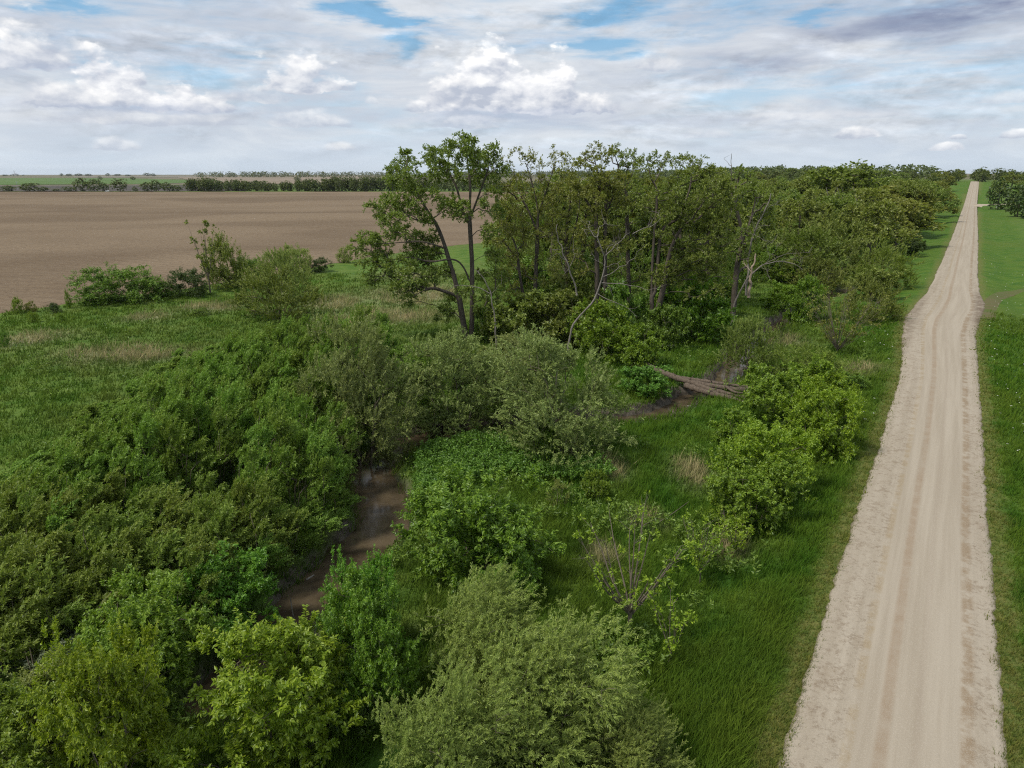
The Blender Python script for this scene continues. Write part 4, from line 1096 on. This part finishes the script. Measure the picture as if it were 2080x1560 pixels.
# ------------------------------------------------------------------ fallen logs and driftwood
def log(label, pts, r0, r1, zs, name='fallen_log', m='log', stubs=0, seed=0, roots=False, cat='log'):
    rng = np.random.RandomState(seed)
    W = []
    for (px, py), z in zip(pts, zs):
        x, y = G0(px, py, z); W.append((x, y, z))
    W = np.array(W); o0 = W[0] * [1, 1, 0]
    q = resample(chaikin(W - o0, 2), 26)
    root = thing(name, label, cat, o0)
    r = np.linspace(r0, r1, len(q)) * (1 + .10 * rng.randn(len(q)))
    qq = np.vstack([q[:1], q, q[-1:]]); r = np.r_[.01, r, .01]
    v, f = tubes([(qq, r)], 9); ob('trunk', mesh('trunk', v, f, [M[m]], True), root)
    if roots:
        ch = []
        for i in range(8):
            d = nrm(np.array([-1.0, .3, .25]) + rng.randn(3) * .6)
            ch.append((np.array([q[1], q[0] + d * .4, q[0] + d * (.8 + .5 * rng.rand()) + [0, 0, -.1]]), np.array([.10, .06, .02])))
        v, f = tubes(ch, 5); ob('roots', mesh('roots', v, f, [M[m]], True), root)
    for i in range(stubs):
        k = rng.randint(5, 24); d = nrm(rng.randn(3) * [1, .6, .5] + [.4, 0, .5]); L = .5 + rng.rand() * .8
        v, f = tubes([(np.array([q[k], q[k] + d * L * .5, q[k] + d * L + rng.randn(3) * .1]), np.array([.08, .05, .02]))], 5)
        ob('branch_stub', mesh('branch_stub', v, f, [M[m]], True), root)
log('longest fallen log with splayed root end, spanning the creek', [(1312, 742), (1352, 759), (1393, 775), (1434, 782), (1475, 788), (1506, 793), (1550, 789)], .34, .20, [.45, .5, .55, .55, .5, .5, .4], stubs=3, seed=1, roots=True)
log('lowest fallen log, crooked at its right end', [(1393, 783), (1429, 795), (1468, 805), (1488, 809), (1506, 818), (1534, 816)], .32, .19, [.25, .3, .3, .3, .25, .2], stubs=2, seed=2)
log('middle fallen log lying between the two others', [(1404, 777), (1440, 791), (1481, 800), (1509, 808), (1533, 806)], .26, .16, [.5, .5, .45, .4, .35], stubs=2, seed=3)
log('short grey log at the back of the fallen log bundle', [(1385, 768), (1420, 773), (1462, 779), (1500, 784), (1530, 787)], .22, .14, [.6, .65, .65, .6, .5], stubs=2, seed=12)
log('thin short branch lying across the fallen logs', [(1474, 785), (1491, 797), (1509, 799), (1538, 797)], .13, .08, [.85, .8, .7, .6], seed=4, name='fallen_branch', cat='branch')
log('pale bleached branch at the water edge left of the logs', [(1396, 825), (1408, 826), (1424, 831)], .09, .05, [-.5, -.45, -.4], seed=5, name='driftwood', m='dead', cat='branch')
log('white driftwood stick on the mud bank of the near creek', [(622, 1178), (632, 1172), (638, 1168)], .06, .04, [-.7, -.7, -.7], seed=6, name='driftwood', m='dead', cat='branch')
log('pale bare branch standing at the near end of the creek', [(598, 1265), (594, 1245), (590, 1215)], .05, .02, [-.8, -.1, .6], seed=7, name='driftwood', m='dead', cat='branch')
log('bare grey branch caught in the bushes above the fallen logs', [(1308, 695), (1335, 704), (1370, 701)], .08, .04, [.8, .6, .7], seed=8, name='fallen_branch', m='dead', stubs=1, cat='branch')
log('thin grey branch lying in the grass beside the dead grass patch', [(1330, 1065), (1360, 1048), (1400, 1018)], .03, .012, [.45, .5, .5], seed=9, name='fallen_branch', m='twig', cat='branch')

# ------------------------------------------------------------------ middle distance and far woods
for i, (px, py, w, top, lab) in enumerate(((1690, 470, 200, 334, 'tallest roadside oak with pale dead limbs showing'), (1760, 498, 230, 385, 'wide brownish oak in front of the roadside oaks'), (1645, 450, 130, 352, 'oak left of the tallest roadside oak'), (1835, 478, 180, 380, 'spreading oak whose branches reach the road verge'),
        (1590, 440, 150, 368, 'rounded oak behind the rounded willows'), (1885, 440, 110, 372, 'oak standing close to the road verge'), (1800, 440, 140, 360, 'oak behind the spreading roadside oak'), (1535, 420, 120, 366, 'oak seen past the dead spike'))):
    put(OAK[i % 4], 'roadside_oak', lab, 'tree', px, py, w, top, parts=TREE)
for i, (px, py, w, top) in enumerate(((1060, 560, 140, 372), (1120, 575, 150, 362), (1185, 560, 150, 366), (1250, 570, 150, 358), (1310, 560, 140, 364), (1375, 575, 150, 356), (1440, 560, 150, 362), (1500, 540, 140, 368))):
    put(OAK[(i + 1) % 4], 'background_oak', ('shaded oak directly behind the thin olive oak', 'shaded oak behind the gap before the spindly oak', 'shaded oak behind the round topped oak', 'shaded oak behind the slim oak', 'shaded oak directly behind the forked oak', 'shaded oak behind the spreading right crown of the forked oak', 'shaded oak behind the dark straight trunk', 'shaded oak behind the right end oak')[i], 'tree', px, py, w, top, parts=TREE)
rng = np.random.RandomState(77)
def scatter(name, label, group, n, rr, aa, hh, ww, protos, dmin, cond=None, m=None):
    pts = []; tries = 0
    while len(pts) < n and tries < 40000:
        tries += 1
        r = math.sqrt(rng.uniform(rr[0] ** 2, rr[1] ** 2)); a = R_(rng.uniform(*aa))
        x, y = r * math.sin(a), r * math.cos(a)
        if cond and not cond(x, y): continue
        if pts and (np.hypot(*(np.array(pts) - (x, y)).T) < dmin).any(): continue
        pts.append((x, y))
    for x, y in pts:
        h = rng.uniform(*hh); w = rng.uniform(*ww)
        place(protos[rng.randint(len(protos))], name, label, 'tree', x, y, h1(x, y), w, h, group, rng.rand() * 6.28, TREE, m if not m or isinstance(m, str) else m[rng.randint(len(m))])
rt = lambda x, y: road_st(np.array(x), np.array(y))
notfield = lambda x, y: not in_poly(np.array([x]), np.array([y]), FPOLY)[0]
scatter('forest_oak', 'oak in the continuous wood left of the far road', 'oaks of the wood left of the road', 140, (190, 520), (7, 31), (12, 17.5), (13, 19), OAK, 10.5, lambda x, y: rt(x, y)[1] < -13 and notfield(x, y) and (math.hypot(x, y) > 250 or math.degrees(math.atan2(x, y)) > 17))
scatter('forest_oak', 'distant dark tree of the wooded rise at the end of the road', 'trees of the wooded rise', 150, (520, 1050), (6, 37), (11, 15), (15, 22), FAR + OAK[:2], 16, lambda x, y: (abs(rt(x, y)[1]) > 12 or rt(x, y)[0] > 880) and notfield(x, y) and not (rt(x, y)[1] > 5 and rt(x, y)[1] < 26 and rt(x, y)[0] < 800))
scatter('roadside_tree', 'dark tree in the clump right of the far road', 'trees in the clump right of the road', 26, (385, 520), (32.6, 40), (13, 18), (12, 16), FAR, 6.5, lambda x, y: rt(x, y)[1] > 13 and rt(x, y)[0] < 515, ('dark', 'far', 'dark'))
for i in range(5):
    s_, t_ = 650 + i * 35, 14 + (i * 5) % 9
    x, y = s_ * RD[0] + t_ * RN[0], s_ * RD[1] + t_ * RN[1]
    place(SHR[i % 3], 'verge_shrub', 'pale shrub on the far right verge of the road', 'bush', x, y, h1(x, y), 8, 4.5, 'pale shrubs on the far right verge', i, BUSH, 'willow')
# row of trees along the far side of the ploughed field
scatter('meadow_willow', 'rounded olive willow in the scrub seen between the oak trunks', 'willows in the scrub behind the oaks', 75, (112, 330), (.5, 18), (5, 10), (9, 15), RND, 8, notfield, ('round', 'sandbar2', 'shrub'))
rng = np.random.RandomState(88)
def row(px0, px1, step, tops, Yd, group, label, m=None):
    px = px0
    while px < px1:
        x, y = WP(px, 391, Yd)[:2]; y += rng.uniform(0, 35); top = np.interp(px, *zip(*tops)) + rng.uniform(-2, 3)
        u, F, U = ray(px, top); h = HC + U * (y / F) - 0
        h = max(3, h); w = max(6, h * rng.uniform(.75, 1.15))
        place(FAR[rng.randint(5)], 'field_row_tree', label, 'tree', x, y, h1(x, y), w, h, group, rng.rand() * 6.28, TREE, m)
        px += step * rng.uniform(.7, 1.3)
row(375, 800, 5, [(375, 364), (400, 361), (440, 366), (500, 366), (560, 372), (600, 366), (680, 361), (800, 360)], 850, 'trees of the dense row behind the ploughed field', 'dark green tree in the dense row along the far side of the ploughed field')
row(800, 1330, 9, [(800, 360), (1000, 366), (1330, 372)], 850, 'trees of the row seen through the oaks', 'far dark tree in the row seen through the oak group')
for i, (px, w, top, lab) in enumerate(((15, 40, 377, 'low dark bush at the far left of the field row'), (60, 44, 372, 'wide dark bush left of the gap in the field row'), (88, 26, 379, 'small bush beside the wide dark bush'), (115, 18, 383, 'tiny bush alone in the gap of the field row'), (140, 26, 378, 'small dark bush left of the ragged pair of trees'), (165, 34, 362, 'left ragged tree of the pair beyond the field'), (192, 34, 364, 'right ragged tree of the pair beyond the field'),
        (212, 20, 370, 'small tree right of the ragged pair'), (245, 32, 363, 'lone dark rounded tree beyond the field'), (275, 14, 378, 'little bush right of the lone rounded tree'), (300, 32, 370, 'dull tree left of the loose group'), (318, 26, 366, 'tallest tree of the loose group'), (340, 30, 370, 'right tree of the loose group'), (360, 24, 376, 'low bush at the left end of the dense row'))):
    x, y = WP(px, 390, 845)[:2]; u, F, U = ray(px, top); h = HC + U * (y / F)
    place(FAR[i % 5], 'far_tree', lab, 'tree', x, y, h1(x, y), w * y / FPX / F, max(2.5, h), None, i, TREE)
for i, (px, py, w, top, lab) in enumerate(((125, 358, 8, 352, 'leftmost tree of the row on the left horizon'), (140, 358, 16, 353, 'low tree in the row on the left horizon'), (160, 358, 18, 352.5, 'wider tree in the row on the left horizon'), (180, 358, 16, 353, 'last tree of the row on the left horizon'), (204, 366, 9, 357, 'small tree in the far pale field'), (219, 358, 10, 352, 'round tree on the left horizon'), (238, 358, 16, 353.5, 'low wide tree on the left horizon right of the round one'),
        (270, 366, 11, 358, 'lone tree in the tan field'), (300, 358, 16, 351, 'tallest tree pair half on the left horizon'), (312, 358, 12, 352, 'right half of the tree pair on the left horizon'), (605, 369, 18, 358, 'dark round tree behind the dense row'), (260, 358, 14, 354.5, 'flat low tree on the left horizon'))):
    x, y, z = AT(px, py); u, F, U = ray(px, top); h = HC + U * (y / F) - z
    place(FAR[i % 5], 'horizon_tree', lab, 'tree', x, y, z, w * y / FPX / F, max(2.5, h), None, i, TREE)

def far_wood(name, label, line, depth, n, seed, hh=13, m='far'):
    """a far-off wood that reads as one mass"""
    rng = np.random.RandomState(seed)
    P = resample([AT(*q)[:2] for q in line], 200)
    k = rng.randint(0, 200, n); c = P[k]; rad = nrm(c); dd = rng.rand(n) ** 1.5 * depth
    c = c + rad * dd[:, None] + rng.randn(n, 2) * 6
    z = hgt(c[:, 0], c[:, 1]); h = hh * (.75 + .4 * rng.rand(n))
    s = 26
    d = nrm(rng.randn(n, s, 3) + [0, 0, .3]); q = (.8 + .3 * rng.rand(n, s))[..., None]
    ctr = np.stack([c[:, 0], c[:, 1], z + h * .52], -1)
    ext = np.stack([h * .55, h * .55, h * .50], -1)
    ps = ctr[:, None] + d * ext[:, None] * q
    ps[..., 2] = np.maximum(ps[..., 2], z[:, None] + .3)
    dirs = nrm(d + rng.randn(n, s, 3) * .4).reshape(-1, 3)
    V, F = shoot_leaves(ps.reshape(-1, 3), dirs, 1.0, 2, 4.6, 3.6, 1.0, rng)
    o = tag(ob(name, mesh(name, V, F, [M[m]])), label, 'wood', kind='stuff')
far_wood('far_wood', 'long dark wood along the horizon beyond the tan field', [(400, 360.5), (520, 360.5), (700, 360.5), (900, 360.5), (1100, 360.5), (1300, 360.5)], 250, 480, 1, 24)
far_wood('horizon_wood', 'hazy blue green wood along the horizon behind the oaks', [(1150, 361), (1350, 361), (1500, 361), (1700, 361), (1900, 361)], 500, 560, 2, 19)
far_wood('left_horizon_wood', 'thin dark tree line on the far left horizon', [(-300, 357.5), (-100, 357.3), (60, 357.3)], 100, 50, 3, 8)

# ------------------------------------------------------------------ car, pole and towers far away
def paint(name, c, rough=.4, metal=0.0):
    m, g, out = mat(name)
    n = g.noise(pos(g), 8.0, 3)
    b = principled(g, out, g.mix(n * .25, c, tuple(v * .8 for v in c)), rough, .4); b.inputs['Metallic'].default_value = metal
    return m
PW, PG, PB, PM = paint('white_paint', (.78, .79, .80), .3), paint('dark_glass', (.02, .025, .03), .1), paint('tyre_rubber', (.02, .02, .02), .8), paint('grey_steel', (.42, .44, .46), .5)
def build_car():
    x, y = WP(218, 391, 835)[:2]
    root = thing('car', 'small white car on the lane between trees beyond the ploughed field', 'car', (x, y, h1(x, y)), None, .05)
    prof = np.array([(-2.2, .35), (-2.25, .8), (-1.9, .95), (-1.35, 1.0), (-.75, 1.45), (.75, 1.48), (1.5, 1.0), (2.15, .85), (2.25, .4)])
    V = np.vstack([np.c_[prof[:, 0], np.full(9, -.85), prof[:, 1]], np.c_[prof[:, 0], np.full(9, .85), prof[:, 1]]])
    me = bpy.data.meshes.new('body'); F = [(i, i + 1, i + 10, i + 9) for i in range(8)] + [tuple(range(8, -1, -1)), tuple(range(9, 18)), (8, 0, 9, 17)]
    me.from_pydata([tuple(v) for v in V], [], F); me.materials.append(PW); ob('body', me, root)
    for sy in (-1, 1):
        me = bpy.data.meshes.new('window'); q = [(-1.15, 1.03), (-.7, 1.38), (.7, 1.40), (1.3, 1.03)]
        me.from_pydata([(a, sy * .857, b) for a, b in q], [], [(0, 1, 2, 3)]); me.materials.append(PG); ob('window', me, root)
        for wx in (-1.35, 1.4):
            v, f = tubes([(np.array([(wx, sy * .70, .33), (wx, sy * .705, .33), (wx, sy * .90, .33), (wx, sy * .905, .33)]), np.array([.02, .33, .33, .02]))], 9)
            ob('wheel', mesh('wheel', v, f, [PB], True), root)
build_car()
def build_pole():
    x, y = WP(37, 390, 900)[:2]
    root = thing('utility_pole', 'thin pale pole standing among bushes on the far left', 'pole', (x, y, h1(x, y)))
    v, f = tubes([(np.array([(0, 0, -.5), (0, 0, 5.), (0, 0, 10.5)]), np.array([.22, .2, .16]))], 7); ob('post', mesh('post', v, f, [PM], True), root)
    v, f = tubes([(np.array([(-1.2, 0, 9.7), (0, 0, 9.7), (1.2, 0, 9.7)]), np.array([.1, .1, .1]))], 5); ob('crossarm', mesh('crossarm', v, f, [PM], True), root)
build_pole()
def build_elevator():
    x, y, z = AT(30, 356.2)
    root = thing('grain_elevator', 'faint grey grain elevator leg and bins on the far left horizon', 'grain elevator', (x, y, z))
    for dx, r, h in ((-16, 9, 14), (8, 11, 17), (30, 8, 12)):
        v, f = tubes([(np.array([(dx, 0, -1), (dx, 0, h), (dx, 0, h + .1), (dx, 0, h * 1.25)]), np.array([r, r, r, .4]))], 13); ob('bin', mesh('bin', v, f, [PM], False), root)
    ch = [(np.array([(a, b, 0), (a * .6, b * .6, 46.)]), np.array([.6, .5])) for a, b in ((-3, -3), (3, -3), (3, 3), (-3, 3))]
    for i in range(5): ch.append((np.array([(-3 + i * .2, -3, i * 9.), (3 - i * .2, -3, i * 9. + 8)]), np.array([.3, .3])))
    v, f = tubes(ch, 5); ob('leg_tower', mesh('leg_tower', v, f, [PM]), root)
    v, f = tubes([(np.array([(0, 0, 44.), (16, 0, 28.), (30, 0, 14.)]), np.array([.6, .6, .6]))], 5); ob('spout', mesh('spout', v, f, [PM]), root)
build_elevator()

# ------------------------------------------------------------------ grasses
def blades(name, label, n, rr, aa, hh, seed, per=6, wd=.05, cond=None, spread=.22, tint=(0, 1), lean=(.22, .05), dens_pow=1.0, extra_dry=None):
    rng = np.random.RandomState(seed)
    m = n * 4
    r = rr[0] * (rr[1] / rr[0]) ** rng.rand(m) if dens_pow else np.sqrt(rng.uniform(rr[0] ** 2, rr[1] ** 2, m))
    a = np.radians(rng.uniform(aa[0], aa[1], m))
    x, y = r * np.sin(a), r * np.cos(a)
    s, t = road_st(x, y); L, Rr = road_LR(s); e = np.maximum(L - t, t - Rr)
    ok = (e > -.35 * rng.rand(m) ** 2) & (creek_dist(x, y) > 1.6) & ~in_poly(x, y, FPOLY)
    if cond is not None: ok &= cond(x, y, e, rng)
    x, y, e, r = x[ok][:n], y[ok][:n], e[ok][:n], r[ok][:n]; n = len(x)
    z = hgt(x, y)
    hs = rng.uniform(hh[0], hh[1], n) * (.45 + .55 * smooth((e - .2) / 1.8) if hh[1] > .5 else 1.0)
    hs = hs * (.75 + .45 * vnoise(x, y, .55, 7) * vnoise(x, y, .21, 2) + .25 * rng.rand(n))
    sc = np.clip(r / 45, .7, 2.2)
    bx = x[:, None] + rng.randn(n, per) * spread * sc[:, None]; by = y[:, None] + rng.randn(n, per) * spread * sc[:, None]
    b = np.stack([bx, by, np.repeat(z[:, None], per, 1) - .03], -1)
    an = rng.rand(n, per) * 6.28; w = (wd * sc[:, None] * (.6 + .8 * rng.rand(n, per)))[..., None] * .5
    sd_ = np.stack([np.cos(an), np.sin(an), np.zeros_like(an)], -1)
    h = hs[:, None] * (.6 + .6 * rng.rand(n, per))
    tip = b + np.stack([h * (lean[0] + .35 * rng.randn(n, per)), h * (lean[1] + .35 * rng.randn(n, per)), h], -1)
    V = np.stack([b - sd_ * w, b + sd_ * w, tip], 2).reshape(-1, 3)
    F = np.arange(len(V)).reshape(-1, 3)
    vx = np.repeat(x, per * 3); vy = np.repeat(y, per * 3)
    d, l, vg, mu = zones(x, y)
    if extra_dry is not None: d = np.maximum(d, extra_dry)
    rep = lambda q: np.repeat(q, per * 3)
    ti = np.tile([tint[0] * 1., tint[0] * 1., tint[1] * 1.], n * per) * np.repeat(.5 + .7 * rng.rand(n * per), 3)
    me = mesh(name, V, F, [M['blade']], False, dict(dry=rep(d), lush=rep(l), verge=rep(vg), tint=ti))
    tag(ob(name, me), label, 'grass', kind='stuff')
az_ok = (-38, 38)
blades('meadow_grass', 'rough meadow grass', 32000, (14, 150), az_ok, (.35, .75), 1, 6, .06, lambda x, y, e, g: (zones(x, y)[1] < .6))
blades('lush_grass', 'tall lush green grass between the creek and the road', 36000, (15, 125), (-10, 42), (.35, .85), 2, 6, .055, lambda x, y, e, g: (zones(x, y)[1] > .3) & (e > 1.0))
blades('verge_grass', 'short verge grass along the gravel road', 20000, (17, 120), (8, 42), (.12, .34), 3, 5, .04, lambda x, y, e, g: (e < 2.6), .15)
blades('verge_weeds', 'leafy weeds creeping over the gravel edge', 2600, (17, 100), (8, 42), (.16, .30), 13, 9, .10, lambda x, y, e, g: (e < .35) & (vnoise(x, y, .45, 9) > .05), .14, (.3, .9))
blades('dry_grass', 'pale dead grass stalks standing in patches', 11000, (22, 140), az_ok, (.7, 1.5), 4, 5, .045, lambda x, y, e, g: (zones(x, y)[0] > .45), .25, (.6, 1.4), (.15, 0), 1, 1.0)
def tall_weeds():
    rng = np.random.RandomState(19); m = 24000
    r = 20 * (110 / 20) ** rng.rand(m); a = np.radians(rng.uniform(-36, 36, m)); x, y = r * np.sin(a), r * np.cos(a)
    s, t = road_st(x, y); L, Rr = road_LR(s); e = np.maximum(L - t, t - Rr)
    ok = (e > 3.5) & (creek_dist(x, y) > 2.2) & ~in_poly(x, y, FPOLY) & (vnoise(x, y, .28, 12) + .6 * vnoise(x, y, .9, 13) > .55)
    x, y, r = x[ok][:2600], y[ok][:2600], r[ok][:2600]
    b = np.c_[x, y, hgt(x, y) + .15 + .3 * rng.rand(len(x))]
    V, F = shoot_leaves(b, nrm(rng.randn(len(x), 3) * .45 + [.15, 0, 1.]), .75 * np.clip(r / 45, .7, 1.6), 12, .20, .085, .9, rng, (.12, 0, 0), .15, .5)
    tag(ob('tall_weeds', mesh('tall_weeds', V, F, [M['shrub']])), 'leafy weed patches standing in the grass', 'weeds', kind='stuff')
tall_weeds()
def herb_cover():
    rng = np.random.RandomState(9)
    P = np.array([G0(*q) for q in ((840, 985), (850, 925), (960, 895), (1060, 900), (1110, 945), (1240, 960), (1240, 990), (1050, 975), (930, 990), (850, 1020))])
    lo, hi = P.min(0), P.max(0); q = lo + (hi - lo) * rng.rand(9000, 2)
    q = q[in_poly(q[:, 0], q[:, 1], P)]; q = q[creek_dist(q[:, 0], q[:, 1]) > 1.6][:2600]
    b = np.c_[q, hgt(q[:, 0], q[:, 1]) + .35 + .5 * rng.rand(len(q))]
    b[:, 2] += .35 * vnoise(q[:, 0], q[:, 1], 1.1, 3)
    V, F = shoot_leaves(b, nrm(rng.randn(len(q), 3) * .6 + [0, 0, 1.]), .5, 12, .17, .085, 1.0, rng, (.1, 0, 0), .2, .4)
    tag(ob('herb_cover', mesh('herb_cover', V, F, [M['herb']])), 'dense nettle like herbs on the inside bend of the creek', 'ground cover', kind='stuff')
herb_cover()
def flowers():
    rng = np.random.RandomState(10); n = 220
    s = 60 * (230 / 60) ** rng.rand(n); L, Rr = road_LR(s)
    t = np.where(rng.rand(n) < .85, Rr + 1.2 + rng.exponential(8, n), L - 1.0 - rng.exponential(1.5, n))
    x = s * RD[0] + t * RN[0]; y = s * RD[1] + t * RN[1]
    b = np.c_[x, y, hgt(x, y) + .35]
    V, F = shoot_leaves(b, nrm(rng.randn(n, 3) * .3 + [0, 0, 1.]), .05, 2, .11, .10, 1.4, rng, (0, 0, 0), 0, .9)
    m, g, out = mat('white_petal'); principled(g, out, (.62, .62, .55), .8)
    tag(ob('white_flowers', mesh('white_flowers', V, F, [m])), 'scattered white flower heads in the grass along the road', 'flowers', kind='stuff')
flowers()

# ------------------------------------------------------------------ haze
def build_haze():
    m = bpy.data.materials.new('haze'); m.use_nodes = True; t = m.node_tree; t.nodes.clear()
    out = t.nodes.new('ShaderNodeOutputMaterial'); v = t.nodes.new('ShaderNodeVolumePrincipled')
    v.inputs['Density'].default_value = .000022; v.inputs['Color'].default_value = (.82, .88, .96, 1); v.inputs['Anisotropy'].default_value = .2
    t.links.new(v.outputs[0], out.inputs['Volume'])
    a, z0, z1 = 12600, -4.0, 75.0
    V = [(-a, -a, z0), (a, -a, z0), (a, a, z0), (-a, a, z0), (-a, -a, z1), (a, -a, z1), (a, a, z1), (-a, a, z1)]
    F = [(0, 3, 2, 1), (4, 5, 6, 7), (0, 1, 5, 4), (1, 2, 6, 5), (2, 3, 7, 6), (3, 0, 4, 7)]
    me = bpy.data.meshes.new('haze'); me.from_pydata(V, [], F); me.materials.append(m)
    tag(ob('haze', me), 'thin pale air haze over the whole landscape', 'haze', kind='stuff')
build_haze()
